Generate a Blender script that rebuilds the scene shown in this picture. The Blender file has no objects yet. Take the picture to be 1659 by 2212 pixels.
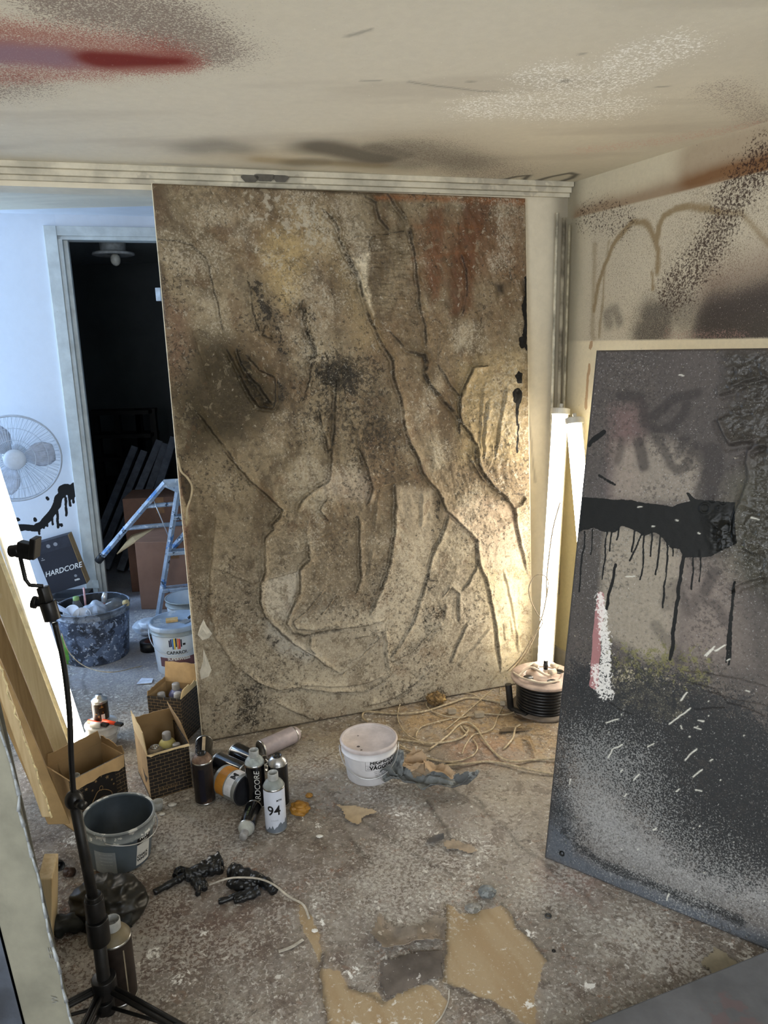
import bpy, bmesh, math, random
import numpy as np
from mathutils import Vector, Matrix, Quaternion

# ------------------------------------------------------------------ camera
random.seed(7)
F_PX = 1600.0; PITCH = math.atan(0.23); ROLL = math.atan(0.025); EYE = 1.5
fw = np.array([0, math.cos(PITCH), -math.sin(PITCH)])
_r0 = np.array([1.0, 0, 0]); _u0 = np.cross(_r0, fw)
rt = math.cos(ROLL)*_r0 - math.sin(ROLL)*_u0
up = np.cross(rt, fw)
CAMP = np.array([0, 0, EYE])
sc = bpy.context.scene
cd = bpy.data.cameras.new('camera'); cam = bpy.data.objects.new('camera', cd)
sc.collection.objects.link(cam); sc.camera = cam
cd.sensor_fit = 'HORIZONTAL'; cd.sensor_width = 36; cd.lens = F_PX/1659*36
cd.clip_start = 0.02
M = Matrix.Identity(4)
for i in range(3):
    M[i][0] = rt[i]; M[i][1] = up[i]; M[i][2] = -fw[i]; M[i][3] = CAMP[i]
cam.matrix_world = M
# ------------------------------------------------------------------ exposure, world, daylight
sc.view_settings.view_transform = 'Standard'; sc.view_settings.look = 'None'
sc.view_settings.gamma = 1; sc.view_settings.use_curve_mapping = False
sc.view_settings.exposure = 0.16
wd = bpy.data.worlds.new('world'); sc.world = wd; wd.use_nodes = True
wd.node_tree.nodes['Background'].inputs[0].default_value = (0.55, 0.68, 0.9, 1)
wd.node_tree.nodes['Background'].inputs[1].default_value = 0.6

def area(name, loc, target, sx, sy, power, col):
    l = bpy.data.lights.new(name, 'AREA'); l.shape = 'RECTANGLE'; l.size = sx; l.size_y = sy
    l.energy = power; l.color = col
    o = bpy.data.objects.new(name, l); sc.collection.objects.link(o)
    o.location = loc
    o.rotation_euler = (Vector(target)-Vector(loc)).to_track_quat('-Z', 'Y').to_euler()
    return o
# daylight through the window of the back room, and through the two windows behind the photographer
area('daylight_back_room', (-3.22, 3.72, 1.35), (-1.6, 3.9, 0.9), 0.9, 1.25, 74, (0.50, 0.71, 1.0))
area('daylight_front_window', (-0.75, -0.93, 1.35), (-0.2, 2.5, 0.9), 1.5, 1.25, 62, (0.88, 0.94, 1.0))
area('daylight_front_window_b', (1.15, -0.93, 1.35), (0.4, 2.5, 0.9), 1.1, 1.25, 24, (0.88, 0.94, 1.0))
TUBE = 20.0     # strength of the fluorescent tubes

# ------------------------------------------------------------------ projection helpers (photo pixel -> point in the room)
def ray(x, y):
    return fw + rt*(x-829.5)/F_PX - up*(y-1106)/F_PX
def fl(x, y, z=0.0):
    d = ray(x, y); t = (z-EYE)/d[2]; return CAMP+t*d
def aty(x, y, y0):
    d = ray(x, y); return CAMP+d*(y0/d[1])
def onpl(x, y, O, n):
    d = ray(x, y); t = ((np.array(O)-CAMP)@n)/(d@n); return CAMP+t*d

# ------------------------------------------------------------------ numpy noise
def vnoise(x, y, seed):
    rng = np.random.RandomState(seed); T = rng.rand(256, 256)
    xi = np.floor(x).astype(int); yi = np.floor(y).astype(int)
    fx = x-xi; fy = y-yi; fx = fx*fx*(3-2*fx); fy = fy*fy*(3-2*fy)
    a = T[xi & 255, yi & 255]; b = T[(xi+1) & 255, yi & 255]
    c = T[xi & 255, (yi+1) & 255]; d = T[(xi+1) & 255, (yi+1) & 255]
    return (a*(1-fx)+b*fx)*(1-fy)+(c*(1-fx)+d*fx)*fy
def fbm(x, y, s, o=4, seed=0):
    r = 0; a = 1; t = 0
    for i in range(o):
        r = r+a*vnoise(x*s+17.3*i, y*s+5.1*i, seed+i); t += a; a *= .5; s *= 2.03
    return r/t
def lin(c):
    c = np.array(c[:3], float)/255
    return np.where(c <= .04045, c/12.92, ((c+.055)/1.055)**2.4)
def sstep(a, b, x):
    t = np.clip((x-a)/(b-a), 0, 1); return t*t*(3-2*t)

# ------------------------------------------------------------------ object helpers
COL = sc.collection
def link(o, parent=None):
    COL.objects.link(o)
    if parent is not None: o.parent = parent
    return o
def thing(name, label, cat, loc=(0, 0, 0), rotz=0.0, group=None, quat=None):
    o = bpy.data.objects.new(name, None); COL.objects.link(o); o.empty_display_size = .05
    o.location = loc
    if quat is not None:
        o.rotation_mode = 'QUATERNION'; o.rotation_quaternion = quat
    else: o.rotation_euler = (0, 0, rotz)
    o['label'] = label; o['category'] = cat
    if group: o['group'] = group
    return o
def tag(o, label, cat, group=None):
    o['label'] = label; o['category'] = cat
    if group: o['group'] = group
    return o
def structure(o):
    o['kind'] = 'structure'; return o

class MB:
    """mesh builder: collects shapes, build() links them as ONE mesh object"""
    def __init__(s): s.v = []; s.f = []; s.sm = []
    def add(s, vs, fs, smooth=False):
        n = len(s.v); s.v += [tuple(map(float, p)) for p in vs]
        s.f += [tuple(i+n for i in f) for f in fs]; s.sm += [smooth]*len(fs); return s
    def box(s, c, d, R=None):
        hx, hy, hz = d[0]/2, d[1]/2, d[2]/2
        vs = [Vector((x*hx, y*hy, z*hz)) for z in (-1, 1) for y in (-1, 1) for x in (-1, 1)]
        if R is not None: vs = [R @ v for v in vs]
        vs = [v+Vector(c) for v in vs]
        return s.add(vs, [(0, 2, 3, 1), (4, 5, 7, 6), (0, 1, 5, 4), (2, 6, 7, 3), (0, 4, 6, 2), (1, 3, 7, 5)])
    def hexa(s, b, t):   # 4 bottom pts, 4 top pts
        return s.add(list(b)+list(t), [(3, 2, 1, 0), (4, 5, 6, 7), (0, 1, 5, 4), (1, 2, 6, 5), (2, 3, 7, 6), (3, 0, 4, 7)])
    def prism(s, pts, z0, z1):
        n = len(pts)
        vs = [(p[0], p[1], z0) for p in pts]+[(p[0], p[1], z1) for p in pts]
        return s.add(vs, [tuple(range(n))[::-1], tuple(range(n, 2*n))]+[(i, (i+1) % n, n+(i+1) % n, n+i) for i in range(n)])
    def lathe(s, prof, n=40, smooth=True, M=None, ang=2*math.pi, cap=False):
        vs = []; fs = []; m = len(prof); full = abs(ang-2*math.pi) < 1e-6
        k = n if full else n+1
        for i in range(k):
            a = ang*i/n
            for r, z in prof: vs.append(Vector((r*math.cos(a), r*math.sin(a), z)))
        for i in range(n):
            j = (i+1) % k
            for q in range(m-1): fs.append((i*m+q, j*m+q, j*m+q+1, i*m+q+1))
        if M is not None: vs = [M @ v for v in vs]
        return s.add(vs, fs, smooth)
    def tube(s, path, r, n=10, caps=True, smooth=True):
        P = [Vector(p) for p in path]; rs = r if hasattr(r, '__len__') else [r]*len(P)
        vs = []; fs = []; prev = None
        for i, p in enumerate(P):
            t = (P[min(i+1, len(P)-1)]-P[max(i-1, 0)])
            if t.length < 1e-9: t = Vector((0, 0, 1))
            t.normalize()
            if prev is None:
                a = t.orthogonal().normalized()
            else:
                a = (prev-t*prev.dot(t))
                a = a.normalized() if a.length > 1e-6 else t.orthogonal().normalized()
            prev = a; b = t.cross(a)
            for k in range(n):
                g = 2*math.pi*k/n; vs.append(p+(a*math.cos(g)+b*math.sin(g))*rs[i])
        for i in range(len(P)-1):
            for k in range(n):
                fs.append((i*n+k, i*n+(k+1) % n, (i+1)*n+(k+1) % n, (i+1)*n+k))
        if caps:
            fs.append(tuple(range(n))[::-1]); fs.append(tuple((len(P)-1)*n+k for k in range(n)))
        return s.add(vs, fs, smooth)
    def sphere(s, c, r, nu=20, nv=12, fn=None):
        vs = []; fs = []
        rx, ry, rz = r if hasattr(r, '__len__') else (r, r, r)
        for j in range(nv+1):
            th = math.pi*j/nv
            for i in range(nu):
                ph = 2*math.pi*i/nu
                d = Vector((math.sin(th)*math.cos(ph), math.sin(th)*math.sin(ph), math.cos(th)))
                k = fn(d) if fn else 1
                vs.append((c[0]+d.x*rx*k, c[1]+d.y*ry*k, c[2]+d.z*rz*k))
        for j in range(nv):
            for i in range(nu):
                fs.append((j*nu+i, (j+1)*nu+i, (j+1)*nu+(i+1) % nu, j*nu+(i+1) % nu))
        return s.add(vs, fs, True)
    def build(s, name, m, parent=None, bevel=0, M=None):
        me = bpy.data.meshes.new(name); me.from_pydata(s.v, [], s.f)
        if M is not None: me.transform(M)
        me.polygons.foreach_set('use_smooth', s.sm)
        bm = bmesh.new(); bm.from_mesh(me); bmesh.ops.recalc_face_normals(bm, faces=bm.faces); bm.to_mesh(me); bm.free()
        me.materials.append(m)
        o = bpy.data.objects.new(name, me); link(o, parent)
        if bevel:
            b = o.modifiers.new('bevel', 'BEVEL'); b.width = bevel; b.segments = 2; b.limit_method = 'ANGLE'; b.angle_limit = math.radians(40)
        return o

def smooth_path(pts, n=8):
    P = [Vector(p) for p in pts]; out = []
    for i in range(len(P)-1):
        p0 = P[max(i-1, 0)]; p1 = P[i]; p2 = P[i+1]; p3 = P[min(i+2, len(P)-1)]
        for k in range(n):
            t = k/n
            out.append(.5*((2*p1)+(p2-p0)*t+(2*p0-5*p1+4*p2-p3)*t*t+(3*p1-p0-3*p2+p3)*t**3))
    out.append(P[-1]); return out

# ------------------------------------------------------------------ materials
def rgba(c): return (*[float(x) for x in lin(c)], 1)
class NT:
    def __init__(s, name):
        s.m = bpy.data.materials.new(name); s.m.use_nodes = True; s.t = s.m.node_tree
        s.b = s.t.nodes['Principled BSDF']
        s.tc = s.t.nodes.new('ShaderNodeTexCoord').outputs['Object']
    def n(s, k, **kw):
        x = s.t.nodes.new(k)
        for a, v in kw.items(): setattr(x, a, v)
        return x
    def l(s, a, b): s.t.links.new(a, b)
    def noise(s, scale, detail=4, rough=.6, vec=None, dist=0):
        x = s.n('ShaderNodeTexNoise'); x.inputs['Scale'].default_value = scale; x.inputs['Detail'].default_value = detail
        x.inputs['Roughness'].default_value = rough; x.inputs['Distortion'].default_value = dist
        s.l(vec or s.tc, x.inputs['Vector']); return x.outputs[0]
    def math(s, op, a, b=None, clamp=False):
        x = s.n('ShaderNodeMath', operation=op); x.use_clamp = clamp
        for i, q in enumerate((a, b)):
            if q is None: continue
            if isinstance(q, (int, float)): x.inputs[i].default_value = q
            else: s.l(q, x.inputs[i])
        return x.outputs[0]
    def ramp(s, v, a, b, c=0, d=1):
        x = s.n('ShaderNodeMapRange'); x.interpolation_type = 'SMOOTHSTEP'
        for i, q in enumerate((a, b, c, d)): x.inputs[i+1].default_value = q
        s.l(v, x.inputs[0]); return x.outputs[0]
    def mix(s, f, a, b, mode='MIX'):
        x = s.n('ShaderNodeMix', data_type='RGBA', blend_type=mode)
        if isinstance(f, (int, float)): x.inputs[0].default_value = f
        else: s.l(f, x.inputs[0])
        for i, q in ((6, a), (7, b)):
            if isinstance(q, tuple): x.inputs[i].default_value = q
            else: s.l(q, x.inputs[i])
        return x.outputs[2]
    def attr(s, name):
        x = s.n('ShaderNodeAttribute'); x.attribute_name = name; return x
    def bump(s, h, strength=.3, dist=.01):
        x = s.n('ShaderNodeBump'); x.inputs['Strength'].default_value = strength; x.inputs['Distance'].default_value = dist
        s.l(h, x.inputs['Height']); s.l(x.outputs[0], s.b.inputs['Normal'])
_mats = {}
def mat(name, col, rough=.6, metal=0, var=.1, scale=30, bump=0, splat=None, trans=0, alpha=1, coat=0, ior=1.45):
    if name in _mats: return _mats[name]
    t = NT(name); b = t.b
    n = t.noise(scale, 5)
    dark = tuple(c*(1-2.2*var) for c in rgba(col)[:3])+(1,); lite = tuple(min(1, c*(1+1.6*var)) for c in rgba(col)[:3])+(1,)
    c = t.mix(t.ramp(n, .3, .7), dark, lite)
    if splat:
        for (sc_, sz, thr, dens) in splat:
            k = t.noise(sz, 4, .65)
            c = t.mix(t.ramp(k, thr, thr+.03, 0, dens), c, rgba(sc_))
    t.l(c, b.inputs['Base Color'])
    b.inputs['Roughness'].default_value = rough; b.inputs['Metallic'].default_value = metal
    b.inputs['Transmission Weight'].default_value = trans; b.inputs['Alpha'].default_value = alpha; b.inputs['IOR'].default_value = ior
    if coat: b.inputs['Coat Weight'].default_value = coat
    if bump: t.bump(t.noise(scale*3, 5), bump, .004)
    _mats[name] = t.m; return t.m
def wood_mat(name, a, b, scale=6, rough=.65, stretch=(1, 1, .08)):
    if name in _mats: return _mats[name]
    t = NT(name); mp = t.n('ShaderNodeMapping'); mp.inputs['Scale'].default_value = stretch
    t.l(t.tc, mp.inputs['Vector'])
    n = t.noise(scale*6, 6, .65, mp.outputs[0], 1.2); k = t.noise(14, 3)
    c = t.mix(t.ramp(n, .3, .72), rgba(a), rgba(b))
    c = t.mix(t.ramp(k, .62, .7, 0, .35), c, rgba((225, 220, 205)))
    t.l(c, t.b.inputs['Base Color']); t.b.inputs['Roughness'].default_value = rough
    t.bump(n, .15, .002); _mats[name] = t.m; return t.m
def layered(name, layers, rough=.75, fine=.12, fscale=160, bump=.25, bscale=180, gloss=None, bdist=.003, mottle=()):
    """painted surface: vertex colour 'Col' times fine noise, then sprayed / splattered paint layers.
       layers: (attribute, colour, kind, noise scale)"""
    t = NT(name); base = t.attr('Col').outputs['Color']
    n = t.noise(fscale, 6, .7)
    g = t.n('ShaderNodeCombineColor'); k = t.ramp(n, .25, .75, 1-fine, 1+fine)
    for i in range(3): t.l(k, g.inputs[i])
    c = t.mix(1.0, base, g.outputs[0], 'MULTIPLY')
    for (mc_, ms, th, op) in mottle:
        c = t.mix(t.ramp(t.noise(ms, 6, .68, dist=.6), th, th+.07, 0, op), c, rgba(mc_))
    for lay in layers:
        a, col, kind, s = lay[:4]; op = lay[4] if len(lay) > 4 else (.8 if kind == 'stipple' else 1)
        d = t.attr(a).outputs['Fac']
        if kind == 'soft': m = d
        elif kind == 'stipple':
            q = t.noise(s, 3, .7, dist=.4); q = t.math('ADD', t.math('MULTIPLY', t.math('SUBTRACT', q, .5), 2.6), .5)
            m = t.math('MULTIPLY', t.math('SUBTRACT', t.math('MULTIPLY', d, 1.05), q), 5, True)
        else:      # sharp edge broken by noise
            q = t.noise(s, 4, .6)
            m = t.math('MULTIPLY', t.math('SUBTRACT', t.math('ADD', d, t.math('MULTIPLY', t.math('SUBTRACT', q, .5), .7)), .5), 14, True)
        if op < 1: m = t.math('MULTIPLY', m, op)
        c = t.mix(m, c, rgba(col))
    t.l(c, t.b.inputs['Base Color']); t.b.inputs['Roughness'].default_value = rough; t.b.inputs['Specular IOR Level'].default_value = .25
    if gloss:
        r = t.ramp(t.attr(gloss).outputs['Fac'], 0, 1, rough, .22); t.l(r, t.b.inputs['Roughness'])
    if bump: t.bump(t.noise(bscale, 6, .7), bump, bdist)
    return t.m

# ------------------------------------------------------------------ painted surfaces: regular grid with paint fields and relief
class Surf:
    def __init__(s, O, ux, uy, w, h, res, col):
        s.O = np.array(O, float); s.ux = np.array(ux, float); s.uy = np.array(uy, float); s.nn = np.cross(s.ux, s.uy)
        s.nx = int(w/res)+2; s.ny = int(h/res)+2; s.w = w; s.h = h
        s.u = np.linspace(0, w, s.nx); s.v = np.linspace(0, h, s.ny)
        s.U, s.V = np.meshgrid(s.u, s.v)
        s.rgb = np.ones(s.U.shape+(3,))*lin(col); s.at = {}; s.H = np.zeros(s.U.shape)
        s.wx = 0; s.wy = 0; s.warp_amp = 0
    def warp(s, amp, scale, seed):
        s.wx = (fbm(s.U, s.V, scale, 4, seed)-.5)*2*amp; s.wy = (fbm(s.U, s.V, scale, 4, seed+50)-.5)*2*amp; s.warp_amp = amp
    def loc(s, pts):
        out = []
        for x, y in pts:
            P = onpl(x, y, s.O, s.nn)-s.O; out.append((P@s.ux, P@s.uy))
        return np.array(out)
    def dist(s, L, margin, warp=True):
        """distance and signed distance to the local polyline L inside a window; returns slices"""
        m = margin+2*s.warp_amp
        i0, i1 = np.searchsorted(s.u, [L[:, 0].min()-m, L[:, 0].max()+m]); j0, j1 = np.searchsorted(s.v, [L[:, 1].min()-m, L[:, 1].max()+m])
        if i1 <= i0 or j1 <= j0: return None
        sl = (slice(j0, j1), slice(i0, i1)); U = s.U[sl]; V = s.V[sl]
        if warp and s.warp_amp: U = U+s.wx[sl]; V = V+s.wy[sl]
        best = np.full(U.shape, 1e9); sg = np.ones(U.shape); T = np.zeros(U.shape)
        n = len(L)-1
        for k in range(n):
            a = L[k]; d = L[k+1]-a; q = d@d+1e-12
            t = np.clip(((U-a[0])*d[0]+(V-a[1])*d[1])/q, 0, 1)
            ex = U-a[0]-t*d[0]; ey = V-a[1]-t*d[1]; D = ex*ex+ey*ey
            c = d[0]*(V-a[1])-d[1]*(U-a[0]); m2 = D < best
            best = np.where(m2, D, best); sg = np.where(m2, np.sign(c), sg); T = np.where(m2, (k+t)/n, T)
        return sl, np.sqrt(best), sg, T
    def line(s, pts, w, soft, px=True, taper=False, out=None, k=1.0):
        L = s.loc(pts) if px else np.array(pts, float)
        A = out if out is not None else np.zeros(s.U.shape)
        r = s.dist(L, w+3*soft)
        if r is None: return A
        sl, D, sg, T = r
        ww = w*(1-.8*T) if taper else w
        A[sl] = np.maximum(A[sl], k*np.exp(-(np.maximum(D-ww, 0)/soft)**2)); return A
    def poly(s, pts, soft, px=True, out=None, k=1.0):
        L = s.loc(pts) if px else np.array(pts, float); L2 = np.vstack([L, L[:1]])
        A = out if out is not None else np.zeros(s.U.shape)
        r = s.dist(L2, soft*2)
        if r is None: return A
        sl, D, sg, T = r; U = s.U[sl]; V = s.V[sl]
        if s.warp_amp: U = U+s.wx[sl]; V = V+s.wy[sl]
        ins = np.zeros(U.shape, bool)
        for i in range(len(L)):
            x1, y1 = L[i]; x2, y2 = L2[i+1]
            if y1 == y2: continue
            ins ^= ((y1 > V) != (y2 > V)) & (U < (x2-x1)*(V-y1)/(y2-y1)+x1)
        sd = np.where(ins, -D, D); A[sl] = np.maximum(A[sl], k*np.clip(.5-sd/(2*soft), 0, 1)); return A
    def ridge(s, pts, amp, wr=.012, wl=.004, side=1, px=True):
        L = s.loc(pts) if px else np.array(pts, float)
        r = s.dist(L, wr*5)
        if r is None: return
        sl, D, sg, T = r; sd = D*sg*side; end = sstep(0, .06, T)*sstep(0, .06, 1-T)*.8+.2
        a = amp*end*(.45+1.1*s.rn[sl])
        s.H[sl] += np.where(sd > 0, a*np.exp(-(sd/wr)**1.3), a*np.exp(-(sd/wl)**2)) - a*.5*np.exp(-((sd+wl*2.2)/(wl*1.6))**2)
    def tint(s, col, m):
        s.rgb = s.rgb*(1-m[..., None])+lin(col)*m[..., None]
    def add(s, name, m):
        s.at[name] = np.maximum(s.at.get(name, 0), m)
    def build(s, name, material, parent=None, smooth=True):
        P = s.O+s.U[..., None]*s.ux+s.V[..., None]*s.uy+s.H[..., None]*s.nn
        ny, nx = s.U.shape; me = bpy.data.meshes.new(name); N = nx*ny
        me.vertices.add(N); me.vertices.foreach_set('co', P.reshape(-1).astype(np.float32))
        idx = np.arange(N).reshape(ny, nx)
        q = np.stack([idx[:-1, :-1], idx[:-1, 1:], idx[1:, 1:], idx[1:, :-1]], -1).reshape(-1, 4)
        me.loops.add(q.size); me.loops.foreach_set('vertex_index', q.reshape(-1).astype(np.int32))
        me.polygons.add(len(q)); me.polygons.foreach_set('loop_start', np.arange(0, q.size, 4, dtype=np.int32))
        me.polygons.foreach_set('loop_total', np.full(len(q), 4, np.int32))
        me.update(calc_edges=True); me.polygons.foreach_set('use_smooth', np.ones(len(q), bool))
        a = me.color_attributes.new('Col', 'FLOAT_COLOR', 'POINT')
        c = np.concatenate([s.rgb, np.ones(s.U.shape+(1,))], -1); a.data.foreach_set('color', c.reshape(-1).astype(np.float32))
        for k, v in s.at.items():
            a = me.attributes.new(k, 'FLOAT', 'POINT'); a.data.foreach_set('value', np.broadcast_to(v, s.U.shape).reshape(-1).astype(np.float32))
        me.materials.append(material)
        o = bpy.data.objects.new(name, me); link(o, parent); return o

# ------------------------------------------------------------------ lettering
def text_mesh(txt, size, shear=0, bold=0, sx=1.0):
    c = bpy.data.curves.new('lettering', 'FONT'); c.body = txt; c.size = size; c.align_x = 'CENTER'; c.align_y = 'CENTER'
    c.shear = shear; c.offset = bold; c.resolution_u = 3
    o = bpy.data.objects.new('lettering', c); COL.objects.link(o)
    dg = bpy.context.evaluated_depsgraph_get(); me = bpy.data.meshes.new_from_object(o.evaluated_get(dg))
    bpy.data.objects.remove(o); bpy.data.curves.remove(c)
    me.transform(Matrix.Diagonal((sx, 1, 1, 1))); return me
def text_flat(name, txt, size, m, parent, Mx, **kw):
    me = text_mesh(txt, size, **kw); me.name = name; me.transform(Mx); me.materials.clear(); me.materials.append(m)
    o = bpy.data.objects.new(name, me); return link(o, parent)
def bend_mesh(me, r, ang, z, r2=None, h=None):
    """wrap flat (x,y) mesh round a cylinder (or cone r at z=0 to r2 at z=h) about z"""
    bm = bmesh.new(); bm.from_mesh(me)
    xs = [v.co.x for v in bm.verts]
    x = min(xs)
    while x < max(xs):
        bmesh.ops.bisect_plane(bm, geom=bm.verts[:]+bm.edges[:]+bm.faces[:], plane_co=(x, 0, 0), plane_no=(1, 0, 0)); x += r*.12
    for v in bm.verts:
        zz = z+v.co.y; rr = r if r2 is None else r+(r2-r)*zz/h
        a = ang+v.co.x/rr; v.co = Vector((rr*math.cos(a), rr*math.sin(a), zz+0*v.co.z))
    bm.to_mesh(me); bm.free()
def text_round(name, txt, size, m, parent, r, ang, z, vertical=False, r2=None, h=None, **kw):
    me = text_mesh(txt, size, **kw)
    if vertical: me.transform(Matrix.Rotation(math.radians(90), 4, 'Z'))
    bend_mesh(me, r, ang, z, r2, h); me.name = name; me.materials.clear(); me.materials.append(m)
    return link(bpy.data.objects.new(name, me), parent)
def patch_round(name, w, hh, m, parent, r, ang, z, r2=None, h=None):
    me = bpy.data.meshes.new(name); n = 14
    me.from_pydata([(-w/2+w*i/n, -hh/2+hh*j, 0) for j in (0, 1) for i in range(n+1)], [], [(i, i+1, n+2+i, n+1+i) for i in range(n)])
    for v in me.vertices:
        zz = z+v.co.y; rr = r if r2 is None else r+(r2-r)*zz/h; a = ang+v.co.x/rr
        v.co = Vector((rr*math.cos(a), rr*math.sin(a), zz))
    me.materials.append(m); return link(bpy.data.objects.new(name, me), parent)
def rot_to(direction, roll=0):
    """quaternion taking +Z to the given direction"""
    q = Vector((0, 0, 1)).rotation_difference(Vector(direction).normalized())
    return q @ Quaternion((0, 0, 1), roll)

# ================================================================== ROOM
ZC = 2.1175; K1 = 3.058; SL = 0.2876
e1 = np.array([1, SL, 0])/math.hypot(1, SL); n1 = np.array([e1[1], -e1[0], 0])
CORN = fl(1228, 397, ZC); CORN = np.array([CORN[0], K1+SL*CORN[0], 0])
eR = np.array([.4116, -.9114, 0]); ez = np.array([0, 0, 1.0])
def P1(x, off=0): return np.array([x, K1+SL*x, 0])-n1*off     # point on the back wall plane
K2 = 4.78
def P2(x, off=0): return np.array([x, K2+SL*x, 0])-n1*off     # wall of the back room with the doorway
XL = -1.75; YF = -1.0

# ---- floor
fs = Surf((-3.3, -1.05, 0), (1, 0, 0), (0, 1, 0), 6.3, 7.75, .0068, (126, 118, 109))
U, V = fs.U-3.3, fs.V-1.05
fs.warp(.018, 9, 3)
fs.tint((142, 134, 123), sstep(.45, .65, fbm(U, V, 2.2, 4, 11))*.8)
fs.tint((98, 80, 71), sstep(.42, .66, fbm(U, V, 3.1, 4, 21)+.08)*.95*sstep(.15, -.5, U)*sstep(2.1, 1.6, V))
fs.tint((100, 88, 79), sstep(.46, .62, fbm(U, V, 5.2, 4, 31))*.6*sstep(2.6, 1.4, V))
fs.tint((172, 146, 108), fs.poly([(830, 1530), (1000, 1490), (1215, 1450), (1215, 1660), (1080, 1640), (940, 1600), (820, 1600)], .12)*.75)
fs.tint((160, 146, 122), fs.poly([(560, 1560), (800, 1520), (900, 1640), (760, 1700), (640, 1640)], .12)*.45)
fs.tint((152, 118, 102), fs.poly([(960, 1600), (1090, 1590), (1150, 1640), (1000, 1660)], .04)*.5)
fs.tint((168, 160, 148), fs.poly([(930, 1700), (1190, 1650), (1180, 1850), (1300, 1990), (1060, 1860)], .14)*.6)
fs.tint((128, 98, 90), fs.poly([(1170, 1860), (1300, 1900), (1290, 1960), (1190, 1930)], .04)*.6)
fs.add('pale_dust', sstep(2.85, 3.3, V-.25*U*0)*(.75+.25*sstep(.4, .6, fbm(U, V, 3, 3, 66)))*sstep(-.3, -.8, U))  # bluish daylight on the back-room floor, painted into its colour
def z8(L): return [(600+x/2.37, 1700+y/2.37) for x, y in L]
W1 = z8([(880, 600), (945, 650), (1140, 600), (1195, 640), (1240, 720), (1380, 900), (1360, 960), (1310, 1120), (1300, 1213), (1250, 1213), (1080, 1100), (960, 1030), (850, 1000), (870, 800)])
W2 = z8([(225, 930), (330, 940), (360, 1030), (430, 1045), (500, 1040), (540, 1100), (600, 1085), (650, 1030), (760, 1010), (840, 1040), (870, 1110), (830, 1213), (820, 1330), (240, 1330)])
W3 = z8([(90, 580), (150, 600), (200, 720), (222, 850), (215, 930), (180, 850), (120, 740)])
wd_m = fs.poly(W1, .02)
fs.poly(W2, .02, out=wd_m); fs.poly(W3, .018, out=wd_m)
fs.add('bare', wd_m)
grain = fbm(U*1.0+V*.45, V*.06-U*.12, 60, 4, 77)
fs.add('wood_grain', np.clip(wd_m*sstep(.4, .7, grain), 0, 1))
dk = np.zeros(U.shape)
for L in [[(220, 850), (226, 940), (240, 1213), (245, 1330)], [(750, 80), (830, 180), (905, 280)], [(370, 265), (430, 320), (480, 400)], [(1000, 50), (1050, 110)],
          [(880, 600), (872, 800), (860, 1000)], [(1140, 600), (1250, 730), (1380, 900)], [(860, 1000), (1080, 1110), (1180, 1213)], [(360, 1030), (430, 1048), (540, 1105)]]:
    fs.line(z8(L), .0015, .006, out=dk, k=.6)
for L in [[(700, 1700), (760, 1760), (980, 1900)], [(960, 1690), (1100, 1800), (1290, 1960)], [(905, 1500), (1200, 1560)], [(720, 1545), (830, 1630)], [(1090, 1580), (1205, 1590)], [(150, 1440), (175, 1600)], [(182, 1440), (184, 1500)]]:
    fs.line(L, .001, .006, out=dk, k=.42)
fs.add('crack', dk)
nn_ = fbm(U, V, 4.5, 4, 91)
fs.add('white_flecks', -.1*sstep(2.9, 3.3, V)+.26+.30*sstep(.45, .75, nn_)+.10*sstep(-.2, -.9, U)+.10*sstep(2.1, 1.3, V)-.12*wd_m)
fs.add('white_chips', .16+.26*sstep(.5, .75, fbm(U, V, 3.7, 4, 95))+.05*sstep(2.3, 1.4, V)-.08*wd_m)
fs.add('dark_flecks', -.12*sstep(2.9, 3.3, V)+.19+.2*sstep(.5, .75, fbm(U, V, 5.5, 4, 101)) - .1*wd_m)
fs.add('rust_flecks', .10+.22*sstep(.55, .75, fbm(U, V, 6.5, 3, 111)))
fs.add('grey_smears', .22+.22*sstep(.45, .7, fbm(U, V, 1.9, 3, 121)))
wht = np.zeros(U.shape)
for cx, cy, r in [(1345, 1190, .02), (690, 1785, .018), (860, 1760, .016), (655, 1770, .02), (400, 2120, .03), (330, 2060, .03), (1150, 2020, .016), (1660, 2050, .01), (1270, 2130, .02), (700, 1990, .015), (350, 1730, .03), (150, 1815, .04), (440, 2010, .02), (685, 1955, .012), (1130, 2170, .02), (930, 1800, .012), (760, 2100, .02)]:
    p = fl(cx, cy)
    wht = np.maximum(wht, np.exp(-((U+fs.wx-p[0])**2+(V+fs.wy-p[1])**2)/r**2)*.62)
fs.add('white_spills', wht)
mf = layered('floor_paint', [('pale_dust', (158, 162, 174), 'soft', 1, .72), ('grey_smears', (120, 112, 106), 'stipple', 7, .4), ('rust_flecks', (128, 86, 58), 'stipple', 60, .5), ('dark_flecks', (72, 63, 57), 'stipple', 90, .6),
    ('bare', (158, 139, 110), 'sharp', 24), ('wood_grain', (146, 122, 90), 'soft', 30, .6), ('crack', (52, 46, 40), 'soft', 30),
    ('white_flecks', (198, 193, 184), 'stipple', 95, .45), ('white_chips', (216, 212, 204), 'stipple', 48, .7), ('white_spills', (226, 224, 218), 'stipple', 60, .9)],
    rough=.62, fine=.3, fscale=70, bump=.6, bscale=60, mottle=[((146, 140, 132), 9, .5, .5), ((92, 79, 71), 14, .52, .55), ((166, 160, 152), 28, .57, .6), ((78, 70, 63), 36, .57, .6), ((124, 98, 82), 20, .6, .5)])
fs.H = (fbm(U, V, 6, 4, 5)-.5)*.004
structure(fs.build('floor', mf))

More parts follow.
